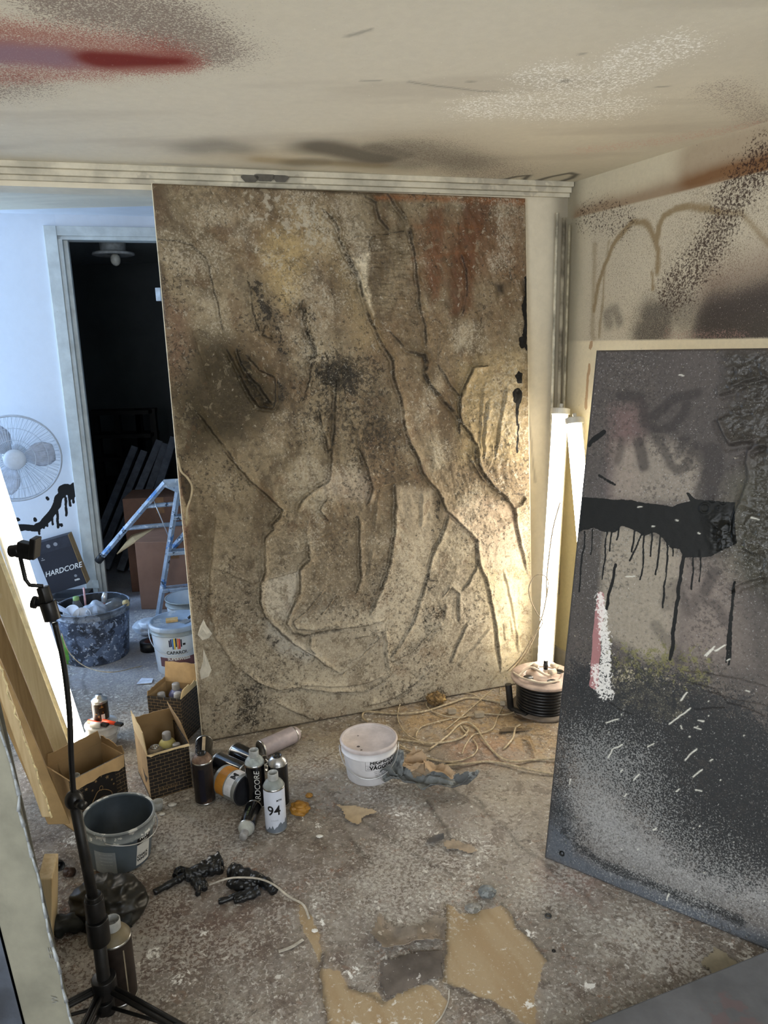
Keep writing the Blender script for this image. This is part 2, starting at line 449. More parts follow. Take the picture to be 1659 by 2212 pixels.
# ---- ceiling of the main room
cs = Surf((XL-.05, 3.55, ZC), (1, 0, 0), (0, -1, 0), 4.8, 4.6, .009, (208, 202, 186))
U, V = cs.U, cs.V
cs.warp(.02, 5, 9)
cs.tint((192, 186, 172), sstep(.4, .7, fbm(U, V, 1.4, 3, 2))*.6)
cs.tint((222, 214, 190), sstep(1.3, .4, V)*.35)
red = cs.line([(-40, 108), (120, 122), (250, 128), (350, 131)], .035, .075); cs.line([(-60, 80), (120, 100), (300, 120)], .05, .11, out=red, k=.8); cs.line([(-60, 165), (200, 150)], .02, .08, out=red, k=.7)
cs.add('red_mist', red*.92)
cs.add('red', cs.line([(222, 127), (280, 128), (340, 131), (375, 132)], .028, .028, taper=True))
cs.add('violet', cs.line([(-60, 118), (60, 122), (120, 124)], .02, .05)*.6)
cs.add('grey_mist', cs.line([(170, 8), (260, 22), (330, 42), (390, 75), (430, 105)], .03, .12)*.72)
cs.line([(-20, 195), (40, 182)], .02, .1, out=cs.at['grey_mist'], k=.55)
cs.line([(900, 325), (960, 345), (1060, 372)], .05, .18, out=cs.at['grey_mist'], k=.5)
cs.line([(1560, 190), (1610, 235), (1659, 255)], .02, .08, out=cs.at['grey_mist'], k=.45)
g = np.zeros(U.shape)
for L, w, s_, k in [([(425, 321), (470, 315), (510, 320)], .02, .07, .5), ([(690, 318), (730, 324), (790, 338), (820, 343)], .03, .07, .85), ([(810, 320), (870, 334)], .02, .06, .7),
                 ([(640, 352), (690, 349)], .02, .05, .5), ([(870, 322), (960, 338), (1010, 352)], .02, .12, .5), ([(760, 345), (880, 356)], .02, .08, .5)]:
    cs.line(L, w, s_, out=g, k=k)
cs.add('black_mist', g)
cs.add('ochre_mist', cs.line([(560, 345), (640, 350), (820, 358)], .01, .04)*.5)
k_ = cs.line([(1088, 386), (1110, 381), (1140, 378), (1130, 388)], .004, .01)
cs.line([(1160, 390), (1195, 380), (1235, 373), (1250, 376), (1240, 384), (1215, 392), (1190, 398)], .004, .012, out=k_)
for L in [[(775, 172), (815, 174)], [(1010, 176), (1022, 177)], [(1215, 175), (1229, 176)], [(745, 75), (800, 63)], [(1248, 120), (1265, 118)], [(880, 176), (1070, 200)], [(1420, 188), (1450, 186)]]:
    cs.line(L, .0015 if len(L) == 2 and L[0][0] != 1215 else .008, .004, out=k_, k=.55)
cs.add('black_line', k_*.8)
w_ = cs.line([(1060, 232), (1120, 222), (1200, 235), (1320, 235)], .05, .1); cs.line([(1190, 165), (1270, 190), (1330, 165), (1390, 125), (1440, 105)], .05, .07, out=w_)
cs.add('white_mist', w_*.46)
cs.add('pink_mist', cs.line([(1270, 325), (1400, 308), (1500, 292), (1640, 268)], .02, .06)*.42)
cs.add('smear', sstep(.55, .75, fbm(U*.5, V*2.2, 3, 4, 33))*.3)
mc = layered('ceiling_paint', [('smear', (168, 160, 146), 'soft', 1), ('ochre_mist', (150, 125, 70), 'soft', 1), ('grey_mist', (104, 84, 80), 'stipple', 260, .75), ('red_mist', (150, 72, 62), 'stipple', 300, .8), ('violet', (128, 112, 138), 'soft', 1), ('red', (116, 34, 24), 'soft', 1),
    ('black_mist', (88, 84, 78), 'soft', 1), ('black_line', (60, 56, 52), 'soft', 1), ('white_mist', (250, 248, 242), 'stipple', 150, .95), ('pink_mist', (206, 150, 134), 'stipple', 200, .6)], rough=.8, fine=.035, fscale=40, bump=.12)
structure(cs.build('ceiling', mc))

# ---- back wall (plane P1): header with cornice over the wide opening, solid wall on the right
cream = mat('cream_wall_paint', (212, 203, 182), .7, var=.05, scale=6, bump=.06)
XO = -.35
wb = Surf(P1(XO), e1, ez, np.linalg.norm((CORN-P1(XO))[:2]), ZC, .008, (216, 206, 184))
wb.warp(.01, 8, 44)
wb.add('grime', np.maximum(wb.line([(1222, 400), (1222, 640), (1210, 900)], .01, .05)*.75, wb.line([(1150, 385), (1215, 400)], .02, .04)*.5))
wb.line([(1140, 880), (1155, 1040)], .001, .004, out=wb.at['grime'], k=.5)
wb.add('rust', wb.line([(1189, 1000), (1188, 1018)], .004, .006)*.9)
mw = layered('back_wall_paint', [('grime', (118, 110, 94), 'soft', 1), ('rust', (150, 92, 44), 'sharp', 60)], rough=.6, fine=.05, fscale=30, bump=.1)
structure(wb.build('wall_back', mw))
def slab(name, a, b, z0, z1, th, m, n=n1, structure_=True, parent=None):
    """wall slab between plan points a and b, front face on the line, thickness behind it"""
    a = np.array(a, float); b = np.array(b, float); o = -np.array(n)*th
    mb = MB(); mb.hexa([(*a[:2], z0), (*b[:2], z0), (*(b+o)[:2], z0), (*(a+o)[:2], z0)], [(*a[:2], z1), (*b[:2], z1), (*(b+o)[:2], z1), (*(a+o)[:2], z1)])
    ob = mb.build(name, m, parent)
    return structure(ob) if structure_ else ob
white = mat('white_wall_paint', (214, 218, 224), .6, var=.03, scale=5, bump=.04)
slab('wall_back_core', P1(XO, .002), P1(CORN[0]+.1, .002), 0, ZC+.12, .12, white)
slab('wall_header', P1(XL-.1, .0), P1(XO, .0), 2.045, ZC+.12, .12, cream)
cor = mat('cornice_paint', (196, 188, 168), .55, var=.12, scale=9, splat=[((150, 142, 128), 5, .56, .5)])
cmb = MB()
for d0, z0, z1 in [(.016, 2.062, 2.078), (.030, 2.078, 2.098), (.046, 2.098, ZC)]:
    a = P1(XL-.02); b = CORN-e1*.0; o = n1*d0
    cmb.hexa([(*a[:2], z0), (*b[:2], z0), (*(b+o)[:2], z0), (*(a+o)[:2], z0)], [(*a[:2], z1), (*b[:2], z1), (*(b+o)[:2], z1), (*(a+o)[:2], z1)])
structure(cmb.build('trim_1', cor, bevel=.002))
bl = MB()
for x, y, r in [(540, 386, .03), (572, 384, .035), (606, 386, .028)]:
    p = onpl(x, y, P1(0, -.0465), n1)
    bl.add([tuple(p+n1*.0006+e1*r*math.cos(a)*(1+.2*math.sin(3*a))+ez*max(-.012, min(.012, .6*r*math.sin(a)))) for a in np.linspace(0, 6.28, 20)[:-1]], [tuple(range(19))])
bl.build('spray_blot', mat('black_overspray', (92, 88, 80), .8), bpy.data.objects['trim_1'])

# ---- right wall
wr = Surf(CORN, eR, ez, 4.95, ZC, .008, (206, 198, 176))
wr.warp(.012, 9, 61); U, V = wr.U, wr.V
zb = float(np.mean([wr.loc([(1255, 463)])[0][1], wr.loc([(1659, 372)])[0][1]])); zw = float(wr.loc([(1480, 733)])[0][1])
s0 = float(wr.loc([(1270, 700)])[0][0])
panel = sstep(zb+.004, zb-.004, V)*sstep(zw-.004, zw+.004, V)*sstep(s0-.12, s0+.05, U)
wr.tint((198, 190, 172), panel*.9)
wr.tint((232, 222, 196), sstep(zw+.004, zw-.004, V)*.9)
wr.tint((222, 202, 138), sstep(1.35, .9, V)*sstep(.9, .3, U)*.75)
wr.add('brown_edge', wr.line([(1250, 470), (1350, 438), (1450, 415), (1560, 385), (1700, 345)], .01, .035)*(V > zb)*.8+wr.line([(1500, 350), (1700, 300)], .03, .06)*(V > zb)*.55)
z3 = lambda L: [(1100+x/2.968, 340+y/2.968) for x, y in L]
a_ = wr.line(z3([(545, 980), (570, 820), (610, 690), (660, 570), (730, 480), (790, 410), (860, 405), (900, 440), (930, 520), (955, 600), (945, 740)]), .007, .005)
wr.line(z3([(945, 520), (955, 430), (985, 370), (1060, 325), (1170, 310), (1280, 325), (1340, 345)]), .007, .005, out=a_)
wr.line(z3([(1170, 300), (1250, 300), (1330, 345), (1490, 350), (1560, 420), (1610, 510), (1659, 570)]), .005, .005, out=a_, k=.7)
wr.line(z3([(545, 560), (540, 780), (540, 1160)]), .006, .008, out=a_, k=.55); wr.line(z3([(610, 700), (605, 900), (580, 1150)]), .003, .004, out=a_, k=.8)
wr.line(z3([(912, 735), (920, 850)]), .003, .003, out=a_); wr.line(z3([(635, 540), (620, 620)]), .003, .004, out=a_, k=.6)
wr.add('arcs', a_)
bs = wr.line(z3([(1600, 20), (1500, 160), (1420, 280), (1370, 400), (1310, 520), (1250, 640), (1150, 760), (1050, 860)]), .03, .07)
wr.add('black_spots', np.minimum(bs*.52+.05*panel, .6)); wr.line(z3([(500, 380), (640, 380), (740, 420)]), .03, .06, out=wr.at['black_spots'], k=.42)
wr.add('fine_spots', panel*(.40+.14*sstep(.4, .7, fbm(U, V, 4, 3, 8))))
dm = wr.line(z3([(1330, 1080), (1450, 1050), (1659, 1000), (1900, 960)]), .045, .08); wr.line(z3([(900, 1020), (980, 1010), (960, 1100), (860, 1130)]), .02, .05, out=dm, k=.7)
wr.line(z3([(640, 1070), (630, 1000), (670, 980), (700, 1060)]), .008, .02, out=dm, k=.5); wr.line(z3([(1050, 980), (1180, 1000), (1300, 1080)]), .02, .06, out=dm, k=.5)
wr.add('dark_cloud', dm*sstep(zw-.004, zw+.004, V)*.93)
wr.add('brown_cloud', wr.line(z3([(1350, 900), (1500, 850), (1659, 800)]), .04, .08)*panel*.6)
wr.add('pink', wr.line(z3([(1000, 1145), (1300, 1150), (1500, 1150)]), .006, .025)*sstep(zw-.004, zw+.004, V)*.5)
wr.add('rust', np.maximum(wr.line([(1277, 742), (1275, 752)], .005, .004), wr.line([(1273, 790), (1269, 850), (1266, 880)], .006, .004)*.8))
wr.add('grime', np.maximum(wr.line([(1231, 400), (1230, 560), (1215, 860)], .02, .06)*.7, wr.line([(1250, 480), (1400, 450)], .01, .03)*.0))
wr.add('white_bits', panel*.16)
mr = layered('right_wall_paint', [('grime', (120, 112, 92), 'soft', 1), ('brown_edge', (126, 94, 66), 'soft', 1, .85), ('fine_spots', (136, 124, 108), 'stipple', 230, .7), ('arcs', (142, 124, 94), 'soft', 1, .9),
    ('brown_cloud', (112, 80, 68), 'soft', 120, .8), ('dark_cloud', (50, 46, 48), 'soft', 22, .85), ('dark_cloud', (58, 54, 54), 'stipple', 260, .6), ('black_spots', (52, 34, 30), 'stipple', 130, .9), ('pink', (160, 130, 124), 'stipple', 200, .6), ('rust', (176, 140, 104), 'sharp', 60, .8), ('white_bits', (224, 220, 210), 'stipple', 260, .6)],
    rough=.7, fine=.05, fscale=60, bump=.2)
structure(wr.build('wall_right', mr))

# ---- left wall, front wall (behind the camera, two windows)
slab('wall_left', (XL, YF, 0), (XL, P1(XL)[1], 0), 0, ZC+.12, .1, cream, n=np.array([1, 0, 0]))
fe = 2.75
def wall_with_hole(name, xs, holes, z0, z1, y, th, m):
    mb = MB(); x = xs[0]
    for (a, b, c, d) in holes:
        mb.box(((x+a)/2, y, (z0+z1)/2), (a-x, th, z1-z0)); mb.box(((a+b)/2, y, (z0+c)/2), (b-a, th, c-z0)); mb.box(((a+b)/2, y, (d+z1)/2), (b-a, th, z1-d)); x = b
    mb.box(((x+xs[1])/2, y, (z0+z1)/2), (xs[1]-x, th, z1-z0))
    return structure(mb.build(name, m))
wall_with_hole('wall_front', (XL-.1, 3.1), [(-1.5, 0.0, .7, 2.0), (.6, 1.7, .7, 2.0)], 0, ZC+.12, YF-.06, .12, cream)
glass = mat('window_glass', (240, 244, 248), .02, trans=1)
wfm = mat('window_frame_paint', (226, 224, 216), .4, var=.03)
for i, (a, b) in enumerate([(-1.5, 0.0), (.6, 1.7)]):
    f = MB(); c = (a+b)/2
    for x in (a+.03, c, b-.03): f.box((x, YF-.06, 1.35), (.06, .07, 1.3))
    for z in (.73, 1.97): f.box((c, YF-.06, z), (b-a, .07, .06))
    w = structure(f.build('window_%d' % (i+1), wfm))
    MB().box((c, YF-.075, 1.35), (b-a-.06, .004, 1.24)).build('window_pane', glass, w)

# ---- back room
ZB = 2.215
slab('ceiling_back_room', (-3.5, 2.2, 0), (1.0, 3.5, 0), 5, 5.01, .01, white) if False else None
cb = MB(); cb.add([(-3.4, P1(-3.4, .12)[1], ZB), (1.0, P1(1.0, .12)[1], ZB), (1.0, P2(1)[1]+.05, ZB), (-3.4, P2(-3.4)[1]+.05, ZB)], [(0, 1, 2, 3)])
structure(cb.build('ceiling_back_room', white))
D0, D1, DZ = -1.742, -.93, 2.105
w2 = Surf(P2(-3.3), e1, ez, (D0-.0+3.3)/e1[0], ZB, .005, (214, 219, 226)); w2.warp(.006, 30, 5)
zz = lambda L: [(x/3.568, 980+y/3.568) for x, y in L]
bk = w2.line(zz([(90, 610), (130, 570), (190, 568), (270, 575), (330, 540), (390, 470), (440, 400), (450, 340), (495, 300)]), .018, .004)
w2.line(zz([(490, 285), (510, 275), (555, 285), (585, 262), (640, 250), (690, 243)]), .030, .004, out=bk); w2.line(zz([(540, 340), (575, 320)]), .008, .004, out=bk)
w2.line(zz([(640, 250), (632, 190)]), .006, .004, out=bk, taper=True)
for x, y0, y1 in [(297, 580, 615), (333, 545, 570), (362, 520, 555), (402, 480, 545), (443, 420, 570), (508, 300, 475), (537, 300, 402), (565, 310, 375), (605, 270, 415), (628, 270, 360), (655, 260, 425), (675, 255, 370)]:
    w2.line(zz([(x-4, y0), (x, (y0+y1)/2), (x+3, y1)]), .0045, .003, out=bk)
for x, y in [(138, 500), (268, 505), (365, 345), (470, 545)]: w2.line(zz([(x, y), (x+3, y+6)]), .007, .004, out=bk)
w2.add('black_paint', bk)
mw2 = layered('back_room_wall_paint', [('black_paint', (14, 14, 15), 'sharp', 90)], rough=.55, fine=.02, fscale=20, bump=.06)
structure(w2.build('wall_back_room', mw2))
slab('wall_back_room_core', P2(-3.4, .002), P2(D0, .002), 0, ZB+.1, .1, white)
slab('wall_over_door', P2(D0), P2(D1), DZ, ZB+.1, .1, white)
slab('wall_beside_door', P2(D1), P2(1.0), 0, ZB+.1, .1, white)
slab('wall_back_room_right', (.7, P1(.7, .12)[1], 0), (.7, P2(.7)[1], 0), 0, ZB, .05, white, n=np.array([-1, 0, 0]))
# left wall of the back room with its window
ya, yb = P1(-3.3, .12)[1]-.3, P2(-3.3)[1]
mb = MB()
wy0, wy1, wz0, wz1 = 3.2, 3.72+.48, .65, 2.0
wy1 = min(wy1, yb-.12)
mb.box((-3.36, (ya-1+wy0)/2, ZB/2), (.1, wy0-ya+1, ZB)); mb.box((-3.36, (wy1+yb+.1)/2, ZB/2), (.1, yb+.1-wy1, ZB))
mb.box((-3.36, (wy0+wy1)/2, wz0/2), (.1, wy1-wy0, wz0)); mb.box((-3.36, (wy0+wy1)/2, (wz1+ZB)/2), (.1, wy1-wy0, ZB-wz1))
structure(mb.build('wall_back_room_left', white))
f = MB()
for y in (wy0+.03, wy1-.03): f.box((-3.36, y, (wz0+wz1)/2), (.06, .05, wz1-wz0))
for z in (wz0+.03, wz1-.03): f.box((-3.36, (wy0+wy1)/2, z), (.06, wy1-wy0, .05))
w = structure(f.build('window_3', wfm)); MB().box((-3.37, (wy0+wy1)/2, (wz0+wz1)/2), (.004, wy1-wy0-.08, wz1-wz0-.08)).build('window_pane', glass, w)
# front wall of the back room left of the opening (back face of the main room's wall line)
slab('wall_back_room_front', P1(-3.4), P1(XL-.1), 0, ZC+.12, .12, white)
# door casing
dm_ = mat('door_casing_paint', (200, 204, 200), .5, var=.06, scale=12, bump=.05, splat=[((120, 116, 106), 22, .72, .5)])
d = MB()
def bar(mb, x0, x1, z0, z1, f0, f1):
    a = P2(x0, -f1); b = P2(x1, -f1); c = P2(x1, -f0); dd = P2(x0, -f0)
    mb.hexa([(*a[:2], z0), (*b[:2], z0), (*c[:2], z0), (*dd[:2], z0)], [(*a[:2], z1), (*b[:2], z1), (*c[:2], z1), (*dd[:2], z1)])
bar(d, D0-.062, D0, 0, DZ+.05, -.002, .016); bar(d, D0-.0, D1, DZ, DZ+.05, -.002, .012)
bar(d, D0, D0+.022, 0, DZ, -.10, .004); bar(d, D0+.022, D0+.045, 0, DZ-.02, -.10, -.03); bar(d, D0, D1, DZ-.02, DZ, -.10, .004)
bar(d, D1-.02, D1+.05, 0, DZ+.05, -.10, .014)
dr = structure(d.build('door_1', dm_, bevel=.002))
hg = MB(); 
p = aty(205, 1262, P2(-1.75)[1]-.02); hg.box((p[0], p[1], p[2]), (.045, .003, .05)); hg.build('hinge_plate', mat('hinge_paint', (170, 172, 168), .4), dr)
# dark room behind the doorway
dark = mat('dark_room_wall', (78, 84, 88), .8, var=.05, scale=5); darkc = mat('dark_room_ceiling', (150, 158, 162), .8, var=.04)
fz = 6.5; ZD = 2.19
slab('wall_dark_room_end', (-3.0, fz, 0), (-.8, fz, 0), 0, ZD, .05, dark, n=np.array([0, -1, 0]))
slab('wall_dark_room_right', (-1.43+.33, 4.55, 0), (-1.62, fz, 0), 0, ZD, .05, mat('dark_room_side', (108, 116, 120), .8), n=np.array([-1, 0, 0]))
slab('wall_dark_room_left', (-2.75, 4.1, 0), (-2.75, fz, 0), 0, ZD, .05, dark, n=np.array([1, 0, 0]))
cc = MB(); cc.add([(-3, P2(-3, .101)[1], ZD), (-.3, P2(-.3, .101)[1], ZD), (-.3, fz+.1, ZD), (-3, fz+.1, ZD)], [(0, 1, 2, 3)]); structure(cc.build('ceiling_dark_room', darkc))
# outer lids so that no sky leaks in
lid = MB(); lid.box((-.2, 2.9, 2.36), (7.4, 8.2, .04)); structure(lid.build('roof_slab', dark))
# baseboards
slab('baseboard_back', P1(XO, -.012), CORN+n1*.012, 0, .075, .012, cor)
slab('baseboard_right', CORN+np.array([-.9114, -.4116, 0])*.012, CORN+eR*4.9+np.array([-.9114, -.4116, 0])*.012, 0, .075, .012, cor, n=np.array([-.9114, -.4116, 0]))

# ================================================================== THE LARGE RELIEF PAINTING
yaw = .32090; cx, sx_ = math.cos(yaw), math.sin(yaw); le = .06874
cux = np.array([cx, sx_, 0]); cuy = np.array([0, 0, math.cos(le)])+math.sin(le)*np.array([-sx_, cx, 0])
CW, CH = 1.447, 2.0535; CO = np.array([-.72594, 2.60943, .0015])
s = Surf(CO, cux, cuy, CW, CH, .0026, (136, 122, 98)); U, V = s.U, s.V
s.warp(.006, 22, 71); s.wx = s.wx+(fbm(U, V, 80, 3, 400)-.5)*.0045; s.wy = s.wy+(fbm(U, V, 80, 3, 401)-.5)*.0045; s.rn = fbm(U, V, 25, 3, 17)
q6 = lambda L: [(320+x/1.975, 380+y/1.975) for x, y in L]
q7 = lambda L: [(380+x/2.127, 960+y/2.127) for x, y in L]
n_a = fbm(U, V, 2.3, 5, 1); n_b = fbm(U, V, 6, 5, 2); n_c = fbm(U, V, 22, 5, 3); n_v = fbm(U*1.0, V*.25, 14, 5, 4)
s.tint((164, 154, 136), sstep(.95, .35, V)*.75)
s.tint((112, 90, 66), sstep(.42, .62, n_a)*.65*sstep(.5, 1.1, V))
s.tint((172, 160, 136), sstep(.5, .7, n_b)*.5)
s.tint((84, 70, 52), sstep(.48, .66, n_v)*.65*sstep(.35, .9, V))
s.tint((92, 80, 64), sstep(.56, .7, n_c)*.5)
# paint areas
def area_t(col, pts, soft, k): s.tint(col, s.poly(pts, soft)*k)
area_t((56, 48, 30), q6([(190, 690), (330, 660), (420, 740), (540, 860), (560, 1000), (420, 1120), (150, 1190), (100, 950), (120, 880), (170, 850)]), .06, .9)
area_t((84, 70, 52), q6([(30, 60), (110, 90), (200, 220), (340, 310), (300, 480), (200, 420), (60, 300)]), .04, .45)
area_t((110, 78, 62), q6([(60, 520), (160, 560), (180, 740), (120, 860), (90, 860)]), .03, .55)
area_t((62, 34, 18), q6([(8, 30), (60, 50), (60, 200), (30, 240)]), .03, .8)
area_t((176, 154, 110), q6([(510, 240), (650, 230), (680, 330), (650, 480), (590, 570), (540, 520), (500, 440), (480, 360)]), .04, .8)
area_t((170, 150, 112), q6([(560, 120), (740, 130), (800, 250), (940, 600), (980, 720), (900, 740), (800, 420), (680, 300)]), .04, .5)
area_t((214, 202, 176), q6([(860, 350), (940, 330), (930, 450), (960, 600), (910, 500)]), .008, .9)
area_t((96, 54, 30), q6([(1190, 140), (1260, 130), (1240, 520), (1200, 560), (1180, 300)]), .012, .55)
area_t((90, 52, 32), q6([(1350, 100), (1470, 100), (1400, 300), (1380, 560), (1340, 600), (1280, 600), (1300, 350)]), .014, .6)
area_t((104, 66, 42), q6([(1130, 200), (1400, 180), (1610, 130), (1610, 430), (1400, 420), (1150, 500)]), .04, .45)
area_t((134, 112, 84), q6([(1150, 600), (1240, 590), (1300, 700), (1240, 800), (1190, 760)]), .02, .4)
area_t((136, 84, 48), q6([(960, 82), (1300, 88), (1610, 95), (1610, 130), (1500, 125), (1300, 112), (970, 105)]), .01, .7)
area_t((124, 80, 48), q6([(1120, 210), (1330, 215), (1420, 212), (1420, 225), (1130, 225)]), .01, .5)
area_t((124, 80, 48), q6([(1120, 350), (1400, 318), (1400, 330), (1120, 362)]), .01, .5)
area_t((44, 34, 22), q6([(330, 45), (600, 50), (1000, 72), (1000, 84), (600, 64), (330, 58)]), .006, .8)
for L in [[(420, 420), (470, 440), (520, 520), (560, 600), (540, 640), (500, 640), (460, 560)], [(520, 640), (560, 620), (600, 780), (570, 800), (530, 720)], [(660, 560), (690, 560), (710, 640), (700, 760), (670, 740)],
          [(700, 780), (800, 770), (900, 820), (890, 940), (760, 930), (700, 860)], [(380, 740), (420, 760), (460, 900), (540, 960), (530, 1000), (440, 960), (390, 860)], [(540, 860), (600, 870), (590, 950), (550, 960)]]:
    area_t((42, 37, 30), q6(L), .02, .3); s.add('dark_streaks', s.poly(q6(L), .03)*.72)
for L in [[(1590, 440), (1612, 440), (1612, 760), (1590, 740), (1598, 600)], [(1480, 460), (1515, 460), (1515, 510), (1485, 505)]]:
    area_t((38, 32, 26), q6(L), .01, .85)
area_t((186, 166, 124), q6([(1330, 800), (1600, 740), (1612, 1224), (1330, 1224)]), .04, .5)
area_t((120, 78, 66), q7([(10, 120), (60, 130), (60, 700), (45, 640)]), .01, .5)
area_t((200, 192, 176), q7([(410, 620), (575, 570), (530, 760), (510, 800), (440, 800), (390, 720)]), .008, .65)
area_t((190, 186, 176), q7([(410, 800), (520, 880), (660, 965), (600, 1005), (480, 960), (420, 900)]), .015, .6)
area_t((194, 184, 164), q7([(930, 690), (960, 700), (960, 1000), (900, 790)]), .012, .6)
area_t((184, 170, 146), q7([(1010, 190), (1180, 210), (1170, 480), (1120, 700), (980, 990), (960, 800), (1005, 500)]), .015, .5)
area_t((182, 168, 150), q7([(700, 120), (880, 130), (900, 260), (780, 260), (670, 220)]), .02, .5)
area_t((112, 98, 78), q7([(620, 380), (840, 330), (940, 240), (1000, 260), (990, 500), (880, 760), (740, 700), (620, 780), (560, 700), (600, 520)]), .03, .55)
for L in [[(290, 1120), (400, 1080), (390, 1310), (270, 1310)], [(560, 1230), (680, 1250), (600, 1280)], [(1120, 740), (1220, 720), (1240, 860), (1130, 880)], [(410, 860), (470, 900), (480, 960), (430, 940)], [(1180, 230), (1230, 260), (1200, 480), (1180, 450)], [(1140, 590), (1210, 590), (1190, 680), (1130, 720)]]:
    area_t((70, 62, 50), q7(L), .016, .35); s.add('dark_streaks', s.poly(q7(L), .025)*.62)
area_t((122, 110, 92), q7([(180, 580), (400, 640), (400, 900), (240, 920), (170, 760)]), .02, .4)
area_t((222, 204, 160), q7([(1400, 560), (1620, 560), (1640, 1060), (1500, 1080)]), .08, .5)
area_t((204, 182, 158), q7([(1240, 320), (1400, 240), (1560, 290), (1600, 560), (1400, 560), (1380, 440)]), .02, .45)
area_t((60, 54, 36), q7([(8, 80), (40, 140), (60, 160), (74, 200), (66, 260), (50, 300), (30, 230)]), .004, .8)
area_t((190, 176, 140), q7([(30, 240), (50, 300), (60, 340), (46, 380), (30, 300)]), .004, .7)
# black drop on the right edge
drop = s.line(q6([(1590, 700), (1590, 720)]), .008, .008); s.line(q6([(1578, 850), (1576, 870)]), .006, .004, out=drop)
s.line(q6([(1570, 925), (1572, 950)]), .017, .004, out=drop); s.line(q6([(1572, 950), (1570, 1060)]), .008, .003, out=drop, taper=True); s.line(q6([(1575, 1060), (1572, 1180)]), .002, .003, out=drop)
s.poly(q6([(1596, 430), (1614, 420), (1614, 760), (1600, 740), (1585, 700), (1598, 640), (1588, 560), (1600, 500)]), .008, out=drop, k=.8); s.poly(q6([(1560, 850), (1575, 830), (1592, 840), (1590, 885), (1572, 885)]), .005, out=drop)
s.add('black_drop', drop)
s.add('pale_specks', .25+.26*sstep(.5, .72, n_b)+.18*sstep(.9, .2, V))
s.add('pale_spots', .14+.18*sstep(.5, .7, n_a)+.2*np.maximum(s.poly(q6([(60, 520), (160, 520), (160, 860), (90, 860)]), .05), s.line(q6([(540, 170), (660, 190), (690, 210)]), .03, .05)))
s.add('dark_pits', .20+.22*sstep(.48, .68, fbm(U, V, 5, 4, 29))+.3*s.poly(q6([(660, 760), (1000, 760), (1040, 1140), (620, 1140), (620, 900)]), .08))
s.add('dark_specks', .28+.25*sstep(.5, .72, fbm(U, V, 4, 4, 39)))
# relief
TH = .0105
R6 = [([(745, 145), (800, 200), (820, 240), (812, 265), (850, 350), (900, 430), (905, 480), (950, 620), (1000, 720), (1040, 790), (1050, 860), (1075, 950), (1090, 1050), (1110, 1130), (1160, 1224)], 1.5),
 ([(1020, 80), (1070, 150), (1100, 190), (1115, 250), (1135, 320), (1150, 450), (1160, 560), (1180, 640), (1190, 740)], 1.1),
 ([(1030, 665), (1095, 735), (1180, 765), (1190, 800), (1180, 840), (1200, 890), (1250, 950), (1320, 1030), (1370, 1100), (1400, 1150), (1400, 1224)], 1.3),
 ([(1450, 812), (1385, 820), (1360, 880), (1330, 950), (1330, 1100)], 1.2), ([(1240, 810), (1280, 880), (1330, 940)], .8), ([(920, 85), (970, 115), (985, 190), (1030, 230)], 1.0),
 ([(880, 268), (960, 265), (1095, 235)], 1.0), ([(940, 330), (945, 280), (960, 262)], .8), ([(1455, 960), (1435, 1100), (1430, 1210)], .7), ([(1530, 900), (1505, 1050), (1480, 1200)], .7), ([(1430, 900), (1420, 1060), (1410, 1200)], .5),
 ([(660, 540), (665, 640), (690, 700), (715, 730), (715, 770), (690, 790), (670, 810)], 1.5), ([(340, 740), (390, 840), (430, 920), (470, 980), (530, 995), (545, 960), (540, 860)], 1.4),
 ([(385, 740), (400, 800), (440, 860), (480, 900), (530, 980)], 1.0), ([(430, 770), (470, 830), (540, 860)], .9), ([(50, 275), (140, 280), (190, 300), (250, 350), (268, 400), (270, 440), (300, 540), (320, 660)], .8),
 ([(700, 800), (690, 870), (660, 960)], .9), ([(805, 870), (800, 980), (790, 1150)], .9), ([(730, 1000), (750, 1080), (770, 1180)], .9), ([(820, 930), (850, 1000), (900, 1120), (920, 1224)], .5),
 ([(90, 90), (200, 220), (330, 300), (440, 360)], .6), ([(1335, 340), (1360, 400), (1365, 500), (1340, 590)], .8), ([(440, 480), (450, 580), (480, 660)], .8), ([(500, 640), (490, 680), (530, 700)], .9),
 ([(180, 640), (220, 740), (260, 880)], .4), ([(205, 1000), (290, 1110), (370, 1210)], .8), ([(330, 60), (420, 120), (560, 190)], .6), ([(1240, 710), (1240, 810)], .6), ([(1340, 740), (1340, 800)], .5), ([(1545, 400), (1590, 520)], .4), ([(1480, 250), (1540, 380)], .4), ([(940, 330), (1100, 310)], .5)]
for L, a in R6: s.ridge(q6(L), TH*a)
